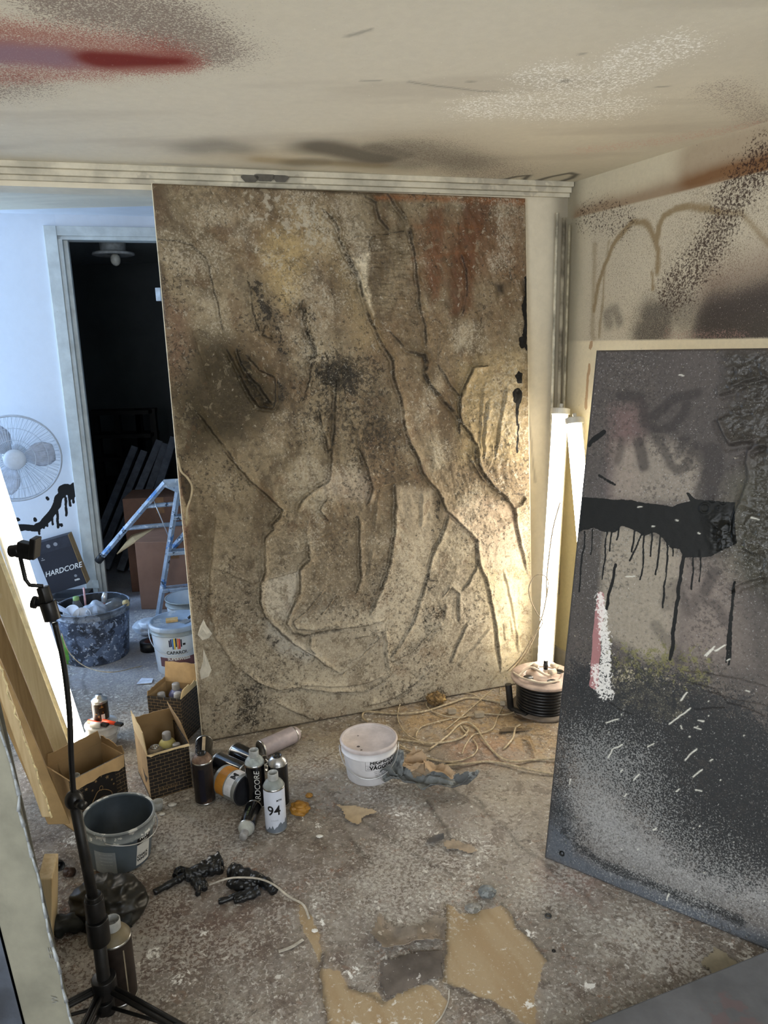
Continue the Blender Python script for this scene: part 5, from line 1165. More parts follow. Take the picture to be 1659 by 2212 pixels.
tag(MB().tube(smooth_path([P3(x) for x in pts], 8), .0022, 8).build('bucket_handle_wire', m_cable), 'thin cream cable looping from the mortar tub across the floor', 'cable')
# caparol bucket
p = fl(391, 1440); f = facing(p)
m_cap = mat('white_blue_bucket', (204, 214, 224), .4, var=.03, scale=12)
cbk = bucket('white paint bucket with striped elephant emblem, lettered CAPAROL, beside the relief painting', p, .105, .121, .235, m_cap, handle=(f-.2, .10), rim_m=mat('grey_green_rim', (138, 148, 152), .45, var=.08, scale=20), rim=.008)
b = MB(); b.lathe([(.128, .222), (.131, .236), (.126, .243), (.118, .243), (.112, .236), (0, .236)], 56); b.build('lid', mat('cloudy_lid', (150, 168, 190), .4, var=.1, scale=10, splat=[((196, 206, 216), 8, .55, .7)]), cbk)
kw = dict(r2=.1215, h=.205)
patch_round('brown_band', .20, .048, mat('maroon_label', (104, 70, 74), .5), cbk, .1055, f, .070, **kw)
text_round('lettering', 'CAPAROL', .022, m_ink, cbk, .1058, f-.10, .120, bold=.0005, **kw)
text_round('lettering', 'SUPERWEISS', .019, m_white, cbk, .1060, f-.05, .088, bold=.0006, **kw)
cols = [(24, 28, 60), (30, 40, 90), (40, 110, 190), (232, 200, 40), (30, 30, 30), (220, 120, 40), (200, 40, 40), (40, 30, 40)]
hs = [(.150, .184), (.152, .190), (.138, .192), (.138, .193), (.150, .194), (.138, .192), (.138, .190), (.148, .186)]
for i, (cc_, (za, zb_)) in enumerate(zip(cols, hs)): patch_round('emblem_stripe', .0058, zb_-za, mat('emblem_%d' % i, cc_, .5), cbk, .1060, f-.10-.26+i*.064, (za+zb_)/2, **kw)
patch_round('emblem_trunk', .012, .010, m_ink, cbk, .1060, f-.10+.30, .160, **kw)
# things on its lid
q = np.array(p)+[-.02, -.01, .237]
b = MB(); b.box((0, 0, .006), (.055, .035, .012), R=Matrix.Rotation(.3, 3, 'Z')); o_ = b.build('sanding_sponge', mat('sponge', (200, 168, 116), .9, var=.1)); o_.location = P3(q); tag(o_, 'tan sanding sponge lying on the lid of the elephant-emblem bucket', 'sponge')
r_ = thing('putty_knife', 'putty knife with black handle on the lid of the elephant-emblem bucket', 'putty knife', P3(np.array(p)+[.045, -.02, .2375]), 1.1)
b = MB(); b.box((0, 0, .001), (.05, .04, .0015)); b.build('blade', m_wire, r_); b = MB(); b.tube([(.025, 0, .009), (.10, 0, .02)], [.007, .009], 10); b.build('handle', m_black, r_)
p = fl(414, 1364); bucket('open pale blue-white bucket behind the elephant-emblem bucket, under the stepladder', p, .10, .118, .20, m_cap, fill=.12, fillm=mat('pale_paint', (176, 200, 220), .3), name='paint_bucket', rim_m=mat('grey_green_rim', (138, 148, 152), .45))
# white pail behind box A with can on top
p = fl(224, 1606); wp = bucket('small white pail with a can standing on it, behind the star-print box', p, .050, .056, .088, mat('white_pail', (206, 208, 210), .45, var=.06, splat=[((150, 150, 148), 14, .64, .5)]), handle=(facing(p), .03))
b = MB(); b.lathe([(.060, .082), (.061, .090), (.058, .092), (0, .090)], 40); b.build('lid', mat('white_pail_lid', (196, 198, 200), .5, var=.06), wp)
tp = np.array(p)+[-.004, .016, .0915]
f = facing(tp)
r_ = thing('metal_can', 'upright tin can with dark gold label standing on the white pail', 'can', P3(tp)); 
b = MB(); b.lathe([(0, 0), (.029, 0), (.030, .002), (.030, .085), (.031, .087), (.029, .089)], 36); b.build('body', m_chrome, r_)
patch_round('label', .10, .066, mat('dark_gold_label', (44, 30, 20), .35, var=.4, scale=60, splat=[((170, 120, 60), 50, .58, .7)]), r_, .0304, f, .045); patch_round('barcode_label', .014, .026, m_white, r_, .0307, f+.25, .024)
b = MB(); b.lathe([(.029, .089), (.020, .096), (.013, .100), (.013, .107), (0, .108)], 30); b.build('shoulder', m_chrome, r_)
m_or = mat('orange_plastic', (232, 74, 36), .4, var=.03)
for i, (a, bb, lab) in enumerate([((188, 1535), (214, 1541), 'orange handled scraper lying on the pail left of the tin can'), ((222, 1548), (246, 1543), 'orange handled scraper lying on the pail right of the tin can')]):
    A_ = aty(*a, tp[1]-.03); B_ = aty(*bb, tp[1]-.05); A_[2] = B_[2] = .103
    r_ = thing('scraper', lab, 'scraper', P3(A_)); v = Vector(P3(B_-A_)); b = MB(); b.tube([(0, 0, 0), v], [.0085, .007], 10)
    b.build('handle', m_or, r_); b = MB(); b.box(tuple(v*1.35), (.03, .016, .010), R=Matrix.Rotation(math.atan2(v.y, v.x), 3, 'Z')); b.build('head', m_black, r_)
A_ = aty(196, 1558, tp[1]-.06); A_[2] = .105; b = MB(); b.tube([(0, 0, 0), (.035, -.005, 0)], .0115, 14); o_ = b.build('masking_roll', m_white); o_.location = P3(A_); tag(o_, 'small white paper roll lying on the pail in front of the tin can', 'roll')

# ================================================================== CRUMPLED SHEETS, BAGS, GLOVES, DEBRIS
def sheet(name, label, cat, poly, m, amp=.02, scale=14, res=.006, seed=1, lift=.004, rim=0.0, group=None, zs=None, th=.0012, fold=0):
    P = np.array([fl(x, y)[:2] for x, y in poly]); lo = P.min(0)-.01; hi = P.max(0)+.01
    xs = np.arange(lo[0], hi[0], res); ys_ = np.arange(lo[1], hi[1], res); X, Y = np.meshgrid(xs, ys_)
    X2 = X+(fbm(X, Y, 40, 3, seed+5)-.5)*.012; Y2 = Y+(fbm(X, Y, 40, 3, seed+6)-.5)*.012
    ins = np.zeros(X.shape, bool); D = np.full(X.shape, 9.)
    for i in range(len(P)):
        a, b = P[i], P[(i+1) % len(P)]
        if a[1] != b[1]: ins ^= ((a[1] > Y2) != (b[1] > Y2)) & (X2 < (b[0]-a[0])*(Y2-a[1])/(b[1]-a[1])+a[0])
        d = b-a; t = np.clip(((X2-a[0])*d[0]+(Y2-a[1])*d[1])/(d@d), 0, 1); D = np.minimum(D, np.hypot(X2-a[0]-t*d[0], Y2-a[1]-t*d[1]))
    n = fbm(X, Y, scale, 4, seed); n2 = fbm(X, Y, scale*.6, 2, seed+9)
    Z = lift+amp*(1-np.abs(n-.5)*4).clip(-.2, 1)*.7+amp*n2*.6+rim*np.exp(-D/.02)*(.3+1.2*fbm(X, Y, 18, 2, seed+3))
    if fold:
        rg = np.random.RandomState(seed+40); Q = 0
        for wl, am in ((.11, 1.), (.075, .6), (.05, .35), (.032, .16)):
            th_ = rg.uniform(0, math.pi); q_ = (X*math.cos(th_)+Y*math.sin(th_))/wl+rg.rand(); Q = Q+am*np.abs((q_ % 1)-.5)*2
        Z = lift+fold*(Q/2.1-.12)+rim*np.exp(-D/.025)*(.3+.9*fbm(X, Y, 14, 2, seed+3))
    Z = np.maximum(Z, .0015)
    if zs is not None: Z = Z+zs(X, Y)
    c = P.mean(0); idx = -np.ones(X.shape, int); vs = []; fs = []
    for j in range(X.shape[0]-1):
        for i in range(X.shape[1]-1):
            if ins[j, i] and ins[j+1, i] and ins[j, i+1] and ins[j+1, i+1]:
                q = []
                for jj, ii in ((j, i), (j, i+1), (j+1, i+1), (j+1, i)):
                    if idx[jj, ii] < 0: idx[jj, ii] = len(vs); vs.append((X[jj, ii]-c[0], Y[jj, ii]-c[1], Z[jj, ii]))
                    q.append(idx[jj, ii])
                fs.append(tuple(q))
    mb = MB(); mb.add(vs, fs, False); o = mb.build(name, m); o.location = (c[0], c[1], 0)
    sm = o.modifiers.new('thickness', 'SOLIDIFY'); sm.thickness = th; sm.offset = 1
    return tag(o, label, cat, group)
def crumple(name, label, cat, loc, r, m, seed=1, amp=.35, flat=False, group=None, f=3.0):
    rng = np.random.RandomState(seed); pl = [Vector(rng.normal(size=3)).normalized() for _ in range(26)]
    def fn(d):
        v = max(abs(d.dot(p))**1.0 for p in pl); w = sum(math.sin(f*3*d.dot(p)+i) for i, p in enumerate(pl[:6]))/6
        return .72+amp*(v-.8)*1.6+amp*.5*w
    mb = MB(); mb.sphere((0, 0, 0), r, 30, 18, fn); mb.sm = [False]*len(mb.sm); o = mb.build(name, m); zmin = min(v.co.z for v in o.data.vertices)
    o.location = (loc[0], loc[1], loc[2]-zmin*.9); return tag(o, label, cat, group)
# crumpled masking paper beside the white bucket
m_gpaper = mat('grey_sprayed_paper', (128, 132, 132), .75, var=.25, scale=12, splat=[((74, 76, 78), 9, .52, .8), ((196, 198, 196), 60, .7, .6)])
m_bpaper = mat('brown_paper', (168, 144, 116), .8, var=.1, scale=12, splat=[((136, 100, 66), 6, .58, .6)])
z6 = lambda L: [(700+x/3.072, 1420+y/3.072) for x, y in L]
sheet('crumpled_paper', 'big crumpled grey sprayed masking paper right of the white bucket', 'paper', z6([(380, 880), (430, 800), (520, 800), (600, 850), (700, 830), (900, 850), (1040, 860), (1010, 905), (900, 930), (790, 940), (660, 950), (600, 915), (500, 905)]), m_gpaper, amp=.03, scale=13, rim=.045, seed=4, res=.004, lift=.003, fold=.055)
sheet('crumpled_paper', 'dark grey paper crest standing against the white bucket', 'paper', z6([(360, 860), (400, 770), (470, 760), (540, 800), (530, 870), (440, 890)]), m_gpaper, amp=.08, scale=13, rim=.04, seed=14, res=.0035, fold=.09, zs=lambda X, Y: 0.01+0*X)
sheet('brown_paper_strip', 'folded brown paper strip rising out of the crumpled grey paper', 'paper', z6([(520, 890), (540, 760), (600, 740), (680, 790), (660, 880), (590, 910)]), m_bpaper, amp=.09, scale=16, rim=.02, seed=24, res=.0035, fold=.10, zs=lambda X, Y: .02+0*X)
sheet('brown_paper_strip', 'torn tan paper sheet lying over the right side of the crumpled grey paper', 'paper', z6([(640, 810), (690, 780), (790, 810), (880, 860), (850, 900), (740, 890), (670, 860)]), m_bpaper, amp=.04, scale=12, rim=.015, seed=34, res=.004, fold=.05, zs=lambda X, Y: .030+0*X)
sheet('torn_floor_covering', 'curled grey-brown flap of torn floor covering in the foreground', 'floor covering', z8([(470, 790), (520, 850), (540, 870), (620, 850), (730, 835), (860, 800), (872, 700), (800, 690), (720, 735), (640, 745), (560, 700), (530, 660)]), mat('grey_brown_sheet', (124, 112, 98), .7, var=.2, scale=12, splat=[((186, 178, 166), 40, .62, .6), ((84, 74, 64), 16, .6, .6)]), amp=.006, scale=12, rim=.022, seed=44, lift=.001, fold=.014)
sheet('torn_floor_covering', 'dark scuffed scrap of floor covering under the curled flap', 'floor covering', z8([(520, 900), (640, 860), (850, 840), (850, 980), (700, 1030), (620, 1070), (560, 1100), (525, 1030)]), mat('dark_scuffed_sheet', (92, 84, 78), .6, var=.2, scale=10, splat=[((196, 192, 186), 50, .64, .7)]), amp=.003, scale=9, seed=54, lift=.001)
sheet('cardboard_scrap', 'flat tan scrap right of the spray cans', 'cardboard', z8([(300, 95), (400, 100), (480, 120), (510, 140), (440, 165), (420, 205), (375, 190), (340, 160)]), mat('tan_scrap', (166, 146, 116), .8, var=.06), amp=.003, seed=64, rim=.004, lift=.001)
sheet('cardboard_scrap', 'flat brown scrap with dark curled edge in the middle of the floor', 'cardboard', z6([(790, 1240), (870, 1215), (960, 1250), (1020, 1300), (960, 1320), (880, 1285), (800, 1290)]), mat('brown_scrap', (146, 130, 110), .8, var=.12), amp=.004, rim=.006, seed=74, lift=.001)
sheet('cardboard_scrap', 'small dark grey scrap beside the brown curled one', 'cardboard', z6([(665, 1245), (710, 1195), (790, 1190), (800, 1235), (740, 1250)]), mat('dark_scrap', (84, 80, 76), .7, var=.15), amp=.006, rim=.008, seed=84, lift=.001)
sheet('floor_board_scrap', 'dusty board scrap in the gap under the dark painting edge', 'board', [(1510, 2090), (1545, 2050), (1575, 2068), (1600, 2090), (1550, 2125), (1530, 2100)], mat('dusty_board', (134, 124, 104), .8, var=.08), amp=.001, seed=94, lift=.003, th=.006)
sheet('wood_chips', 'splintered dark veneer piece in front of the cable reel', 'veneer', z6([(1150, 490), (1240, 470), (1370, 480), (1370, 495), (1250, 505), (1165, 510)]), mat('veneer', (106, 90, 70), .7, var=.2, scale=30), amp=.004, seed=104, rim=.006, lift=.001)
sheet('wood_chips', 'curled ochre veneer piece beside the dark painting bottom corner', 'veneer', z6([(1310, 540), (1370, 545), (1400, 600), (1420, 660), (1390, 650), (1350, 580)]), mat('ochre_veneer', (136, 114, 84), .7, var=.15), amp=.008, seed=114, rim=.01, lift=.001)
sheet('wood_chips', 'thin dark veneer slab lying under the cable reel edge', 'veneer', z6([(1240, 400), (1400, 385), (1450, 405), (1420, 440), (1300, 430)]), mat('dark_veneer', (86, 70, 54), .7, var=.15), amp=.003, seed=124, rim=.004, lift=.001)
m_ball = mat('grey_crumple', (118, 122, 122), .6, var=.25, scale=40, splat=[((70, 70, 68), 30, .55, .8), ((170, 168, 160), 60, .66, .6)])
crumple('crumpled_rag', 'upper crumpled dark grey scrap at the tip of the bare plywood patch', 'rag', fl(1052, 1935), (.03, .024, .018), m_ball, 3)
crumple('crumpled_rag', 'lower crumpled pale grey scrap on the bare plywood patch', 'rag', fl(1022, 1968), (.028, .02, .012), mat('pale_crumple', (140, 138, 132), .6, var=.25, scale=40, splat=[((80, 78, 72), 30, .55, .8)]), 9)
crumple('crumpled_tape', 'crumpled ochre masking tape right of the white 94 can', 'tape', fl(648, 1757), (.036, .03, .025), mat('ochre_tape', (156, 112, 44), .45, var=.15, scale=20, trans=.1), 5, .5)
crumple('crumpled_tape', 'small ochre tape tail behind the crumpled tape ball', 'tape', fl(668, 1722), (.014, .012, .009), mat('ochre_tape', (156, 112, 44), .45, var=.15, scale=20, trans=.1), 6, .5)
crumple('shavings_clump', 'brown clump of wire and shavings among the cables', 'shavings', fl(942, 1522), (.045, .035, .03), mat('brown_clump', (116, 92, 56), .7, var=.3, scale=50, splat=[((190, 160, 100), 40, .6, .8)]), 8, .55, f=5)
crumple('plastic_sheet', 'crumpled translucent white plastic sheet behind the black tub', 'plastic sheet', fl(322, 1368), (.10, .08, .055), mat('cloudy_plastic', (206, 216, 230), .35, var=.05, trans=.25, scale=12), 12, .3)
for (x, y, s_, lab) in [(372, 1740, .016, 'white dried plaster chip in front of the brick-print box'), (350, 1760, .012, 'thin white plaster crumb left of the dark brown can'), (680, 2012, .01, 'whitish crumb beside the torn strip'), (690, 1808, .012, 'white crumb right of the ochre tape')]:
    crumple('plaster_chip', lab, 'plaster', fl(x, y), (s_, s_*.7, s_*.3), mat('plaster_white', (214, 212, 206), .8, var=.06), int(x), .5)
# plastic bag
m_bag = mat('dark_translucent_bag', (38, 36, 31), .42, var=.3, scale=9, trans=.1)
def folds(seed, k=.16):
    rng = np.random.RandomState(seed); pl = [(Vector(rng.normal(size=3)).normalized(), rng.uniform(4, 11), rng.uniform(0, 6)) for _ in range(9)]
    return lambda d: 1+k*sum((1-abs(math.sin(fq*d.dot(p)+ph))*2)/3 for p, fq, ph in pl)/2.2
p = fl(238, 1972); b = MB(); b.sphere((0, 0, .03), (.108, .085, .078), 110, 60, folds(3, .13)); bag = b.build('plastic_bag', m_bag); bag.location = P3(p); tag(bag, 'dark translucent plastic bag slumped in front of the grey bucket', 'bag')
for v in bag.data.vertices:
    if v.co.z < .002: v.co.z = .002+v.co.z*.02
p = fl(195, 2010); b = MB(); b.tube(smooth_path([(-.085, -.01, .022), (-.05, .0, .026), (0, .012, .024), (.05, .01, .026), (.105, .022, .022)], 6), [.022+.003*math.sin(i*.9+.6)+.004*math.sin(i*.37) for i in range(25)], 30)
o_ = b.build('black_cloth', mat('black_cloth', (30, 32, 30), .6, var=.3, scale=30, splat=[((120, 120, 112), 60, .72, .6)])); o_.location = P3(p); _tx = bpy.data.textures.new('cloth_wrinkles', 'CLOUDS'); _tx.noise_scale = .02; _d = o_.modifiers.new('wrinkles', 'DISPLACE'); _d.texture = _tx; _d.strength = .02; _d.texture_coords = 'LOCAL'
tag(o_, 'crumpled black cloth sleeve lying in front of the plastic bag', 'cloth')
# gloves
m_glove = mat('black_glove_rubber', (22, 23, 24), .36, var=.3, scale=40, splat=[((78, 84, 92), 28, .62, .6), ((190, 190, 188), 80, .75, .8)])
def glove(label, pts, fingers, seed, cuff):
    c = fl(*pts); mb = MB(); rng = np.random.RandomState(seed)
    def L(x, y, z): q = fl(x, y, z)-c; return Vector(P3(q))
    for path, r0, r1 in fingers:
        P = smooth_path([L(*q) for q in path], 6); n = len(P); mb.tube(P, [max(.004, (r0+(r1-r0)*i/(n-1))*(1+.12*math.sin(i*1.7+seed))) for i in range(n)], 14)
    o = mb.build('rubber_glove', m_glove); o.location = P3(c)
    rm = o.modifiers.new('blend', 'REMESH'); rm.mode = 'VOXEL'; rm.voxel_size = .0022; rm.use_smooth_shade = True
    tx = bpy.data.textures.new('glove_wrinkles', 'CLOUDS'); tx.noise_scale = .012; tx.noise_depth = 3
    dm2 = o.modifiers.new('wrinkles', 'DISPLACE'); dm2.texture = tx; dm2.strength = .005; dm2.mid_level = .55; dm2.texture_coords = 'LOCAL'
    tag(o, label, 'glove', 'black rubber gloves on the floor')
glove('black rubber glove with fingers pointing left, left of the pair', (400, 1900),
      [([(425, 1885, .016), (450, 1872, .018), (478, 1858, .022)], .021, .026), ([(400, 1890, .018), (445, 1878, .02), (475, 1872, .016)], .018, .022), ([(405, 1888, .016), (375, 1905, .011), (332, 1928, .008)], .013, .008),
       ([(410, 1895, .012), (425, 1912, .010), (428, 1932, .008)], .012, .007), ([(420, 1892, .012), (440, 1908, .01), (442, 1922, .007)], .012, .008), ([(400, 1882, .014), (385, 1880, .014), (378, 1893, .010)], .012, .009), ([(470, 1872, .014), (476, 1885, .01)], .016, .012)], 1, None)
glove('black rubber glove with crumpled cuff, right of the pair, under the pale strip', (530, 1920),
      [([(500, 1880, .02), (525, 1890, .02), (560, 1905, .018)], .022, .020), ([(530, 1890, .014), (570, 1905, .016), (594, 1925, .012)], .018, .014), ([(560, 1920, .014), (520, 1932, .011), (472, 1948, .007)], .012, .007),
       ([(560, 1925, .013), (530, 1940, .010), (505, 1946, .007)], .012, .008), ([(555, 1895, .02), (560, 1888, .02)], .010, .008), ([(495, 1905, .014), (510, 1912, .013), (545, 1915, .014)], .013, .015)], 2, None)
# strip
def strip(name, label, cat, pts, w, m, th=.0015):
    P = smooth_path([P3(fl(x, y, z)) for x, y, z in pts], 6); c = P[0].copy(); vs = []; 
    for i, p in enumerate(P):
        t = (P[min(i+1, len(P)-1)]-P[max(i-1, 0)]).normalized(); sdv = t.cross(Vector((0, 0, 1))).normalized()*w/2
        for s_, dz in ((-1, 0), (1, 0), (1, th), (-1, th)): vs.append(p+sdv*s_+Vector((0, 0, dz))-c)
    n = len(P); fs = [(0, 1, 2, 3), tuple((n-1)*4+k for k in (3, 2, 1, 0))]
    for i in range(n-1):
        for k in range(4): fs.append((i*4+k, (i+1)*4+k, (i+1)*4+(k+1) % 4, i*4+(k+1) % 4))
    mb = MB(); mb.add(vs, fs); o = mb.build(name, m); o.location = c; return tag(o, label, cat)
m_strip = mat('dusty_strip', (176, 170, 158), .7, var=.15, scale=40)
strip('paper_strip', 'long pale bent strip lying over the right glove and curving to the torn patch', 'strip', [(452, 1912, .03), (490, 1899, .045), (520, 1896, .046), (560, 1899, .044), (592, 1912, .03), (625, 1938, .01), (655, 1955, .004), (668, 1985, .003)], .006, m_strip)
strip('paper_strip', 'short pale strip on the floor below the right glove', 'strip', [(602, 2056, .003), (630, 2046, .005), (655, 2030, .003)], .008, m_strip)
strip('paper_strip', 'thin curved pale strip on bare plywood at the bottom edge', 'strip', [(970, 2140, .002), (968, 2165, .004), (955, 2195, .003), (940, 2212, .002)], .003, m_strip)
# little rings and caps
def ring(label, x, y, r, m, t_=.003):
    mb = MB(); mb.tube([(r*math.cos(a), r*math.sin(a), t_) for a in np.linspace(0, 2*math.pi, 20)], t_, 8, caps=False); o = mb.build('cap_ring', m); o.location = P3(fl(x, y)); return tag(o, label, 'ring')
ring('dark metal ring on the floor left of the dark painting', 1184, 1980, .007, mat('dark_ring', (70, 70, 70), .4, metal=.5), .0025)
ring('tiny black ring below the dark metal ring', 1196, 2055, .0035, m_black, .0015)
def spray_cap(label, x, y, m, q):
    r_ = thing('loose_spray_cap', label, 'nozzle', P3(fl(x, y, .014)), 0, 'loose nozzles at the foot of the left stack', quat=rot_to(q))  # loose caps off spray cans
    b = MB(); b.lathe([(0, -.012), (.013, -.012), (.014, .012), (.012, .012), (.0115, -.008), (0, -.008)], 24); b.build('shell', m, r_); b = MB(); b.lathe([(.0115, -.008), (.005, -.007), (.004, .006), (0, .006)], 16); b.build('inner_collar', m, r_)
spray_cap('black spray nozzle cover lying left of the light stand', 128, 1868, m_black, (.5, -.7, .2)); spray_cap('brown-black spray nozzle cover right of the black one', 150, 1884, mat('brown_cap', (58, 40, 32), .4), (-.4, -.6, .5))
r_ = thing('plastic_cup', 'small clear plastic cup at the corner of the brick-print box', 'cup', P3(fl(342, 1748)))
b = MB(); b.lathe([(0, .001), (.014, .001), (.018, .03), (.0172, .03), (.0132, .003), (0, .003)], 28); b.build('shell', m_frost, r_)

# ================================================================== CABLES, REEL
def cable(label, pts, r=.0028, z=.004, m=m_cable, conv=z6, zlist=None):
    q = conv([(a, b) for a, b in pts]) if conv else pts
    P = [P3(fl(x, y, (zlist[i] if zlist else z+.006*math.sin(i*1.9+len(pts))**2))) for i, (x, y) in enumerate(q)]
    c = Vector(P[0]); mb = MB(); mb.tube([Vector(p)-c for p in smooth_path(P, 8)], r, 8); o = mb.build('power_cable', m); o.location = c; return tag(o, label, 'cable', 'tangled cream cables near the reel')
cable('cream cable with a hooked end sweeping from the white bucket rim towards the reel', [(290, 425), (255, 400), (262, 368), (300, 360), (380, 368), (470, 375), (600, 368), (700, 350), (850, 300), (960, 268), (1100, 285), (1170, 300)], .0042)
cable('cream cable forming the tall left loop under the relief painting', [(1045, 290), (990, 245), (900, 232), (780, 238), (650, 235), (560, 250), (510, 300), (488, 380), (500, 440), (550, 510), (620, 550), (660, 575)], .0026)
cable('thick dusty cable running from the white bucket to the middle of the tangle', [(480, 545), (620, 560), (720, 570), (860, 552), (930, 520), (955, 480), (925, 455)], .0042)
cable('thin cable looping under the thick dusty one', [(500, 580), (600, 640), (720, 680), (860, 692), (980, 655), (1018, 600), (990, 545)], .0028)
cable('second thin cable lying beside it from the bucket', [(505, 600), (600, 630), (700, 670), (850, 700), (1000, 700), (1060, 690)], .0028)
cable('short arched cable in the centre of the tangle', [(612, 530), (615, 500), (650, 460), (740, 430), (850, 405)], .0028)
cable('long dusty cable running right to the dark painting, the upper one', [(700, 610), (820, 520), (890, 450), (950, 430), (1010, 470), (1050, 530), (1110, 610), (1180, 670), (1270, 692), (1400, 680), (1540, 672)], .0042)
cable('long dusty cable running right to the dark painting, the lower one', [(740, 720), (900, 712), (1060, 692), (1200, 705), (1350, 742), (1530, 778)], .004)
cable('cable curling round the shavings clump', [(720, 270), (680, 300), (700, 345), (790, 385), (900, 400), (960, 385)], .003)
cable('short thick cable piece with cut end in the tangle', [(905, 455), (930, 490), (950, 510), (940, 520)], .0035)
cable('cable coming down from the plug to the pink floor patch', [(1185, 330), (1150, 400), (1120, 470), (1060, 500), (990, 515), (940, 580), (915, 640)], .0028)
cable('grey cable lying behind the black reel handle', [(960, 385), (1080, 375), (1200, 380), (1280, 355)], .003)
cable('dusty ribbon cable at the right of the tangle', [(1300, 445), (1270, 470), (1250, 540), (1190, 610)], .004)
# hanging wire from the lamp
P = [aty(1210, 1085, 2.90), aty(1195, 1140, 2.88), aty(1186, 1200, 2.86), aty(1181, 1250, 2.86), aty(1180, 1290, 2.84), aty(1170, 1335, 2.84), aty(1150, 1385, 2.86), aty(1130, 1420, 2.88), fl(1090, 1465, .01), fl(1040, 1510, .008), fl(1000, 1545, .008), fl(960, 1578, .006)]
c = Vector(P3(P[0])); o_ = MB().tube([Vector(p)-c for p in smooth_path([P3(p) for p in P], 8)], .0028, 8).build('lamp_cable', m_cable); o_.location = c; tag(o_, 'cream cable running from the upright tube light down to the floor tangle', 'cable')
P = [aty(1181, 1290, 2.83), aty(1184, 1255, 2.83), aty(1172, 1242, 2.83), aty(1155, 1245, 2.83), aty(1143, 1268, 2.83), aty(1146, 1295, 2.83), aty(1160, 1325, 2.83), aty(1172, 1345, 2.83), aty(1150, 1378, 2.85), aty(1120, 1425, 2.87), fl(1085, 1462, .012), fl(1080, 1500, .01)]
c = Vector(P3(P[0])); o_ = MB().tube([Vector(p)-c for p in smooth_path([P3(p) for p in P], 8)], .0022, 8).build('lamp_cable', m_cable); o_.location = c; tag(o_, 'thin cable with a teardrop loop hanging in front of the upright tube light', 'cable')
for (x, y, w_, lab) in [(848, 372, .035, 'grey-beige plug connector in the middle of the cable tangle'), (1030, 395, .04, 'beige plug connector right of the middle one'), (1185, 315, .022, 'small white plug connector beside the reel handle')]:
    q = z6([(x, y)])[0]; r_ = thing('plug_connector', lab, 'plug', P3(fl(*q)), random.uniform(-.4, .4), 'plug connectors in the cable tangle')
    b = MB(); b.box((0, 0, .011), (w_, .022, .02)); b.build('body', mat('plug_beige', (168, 156, 136), .5, var=.1, scale=40), r_, bevel=.003)
    b = MB()
    for i in range(5): b.box((-w_*.35+i*w_*.17, 0, .0215), (w_*.06, .021, .002))
    b.build('grip_rib', mat('plug_beige', (168, 156, 136), .5, var=.1, scale=40), r_)
# reel
rc = fl(1172, 1528); root = thing('cable_reel', 'cable reel with black cable between dusty beige discs, beside the dark painting', 'cable reel', P3(rc))
m_disc = mat('dusty_pink_beige_disc', (178, 158, 146), .6, var=.12, scale=20)
m_disc2 = mat('shaded_disc', (104, 94, 84), .6, var=.12)
b = MB(); b.lathe([(0, .006), (.125, .004), (.131, .0), (.133, .006), (.128, .012), (0, .012)], 56); b.build('lower_disc', m_disc2, root)
b = MB(); b.lathe([(.072, .136), (.131, .134), (.133, .140), (.131, .145), (.1, .143), (.095, .150), (.072, .150), (.072, .136)], 56); b.build('upper_disc', m_disc, root)
b = MB(); b.lathe([(0, .146), (.072, .148), (.072, .138), (0, .138)], 40); b.build('hub_plate', m_disc, root)
for a in (.3, 1.9, 3.5, 5.0):
    b = MB(); b.lathe([(0, .1515), (.019, .1515), (.021, .149)], 20, M=Matrix.Translation((.072*math.cos(a), .072*math.sin(a), .0))); b.build('socket_hole', m_black, root)
b = MB(); b.tube([(.02, .05, .15), (.02, .05, .185)], .010, 14); b.build('crank_knob', m_black, root)
b = MB()
for k_ in range(9): 
    zz_ = .018+k_*.0128; b.lathe([(.103+.0065*math.cos(t_), zz_+.0065*math.sin(t_)) for t_ in np.linspace(-1.57, 1.57, 7)], 48)
b.lathe([(.098, .012), (.098, .136)], 40); b.build('wound_cable', m_black, root)
b = MB(); q0 = Vector(P3(fl(1103, 1535)))-root.location; q1 = Vector(P3(aty(1098, 1478, fl(1103, 1535)[1])))-root.location; q2 = Vector(P3(fl(1138, 1546, .01)))-root.location; q0.z = .012
b.tube([q1, q0], .0135, 14); b.tube([q0, q2], .0105, 14); b.build('stand_tube', m_blackmatt, root, bevel=.001)
b = MB(); b.tube(smooth_path([(-.11, -.02, .15), (-.05, .02, .172), (.01, -.03, .158), (.05, .01, .165)], 6), .005, 8); b.tube(smooth_path([(-.12, .02, .15), (-.09, -.05, .156), (-.02, -.09, .154), (.05, -.075, .156)], 6), .0045, 8)
b.build('loose_lead', mat('pale_lead', (192, 176, 156), .55, var=.1), root)
for (px_, py_, a) in [(.02, -.02, .4), (.06, .03, 2.0), (-.03, .04, 1.0)]:
    b = MB(); b.tube([(px_, py_, .163), (px_+.03*math.cos(a), py_+.03*math.sin(a), .166)], [.014, .011], 12); b.build('plug', mat('pale_lead', (192, 176, 156), .55, var=.1), root)

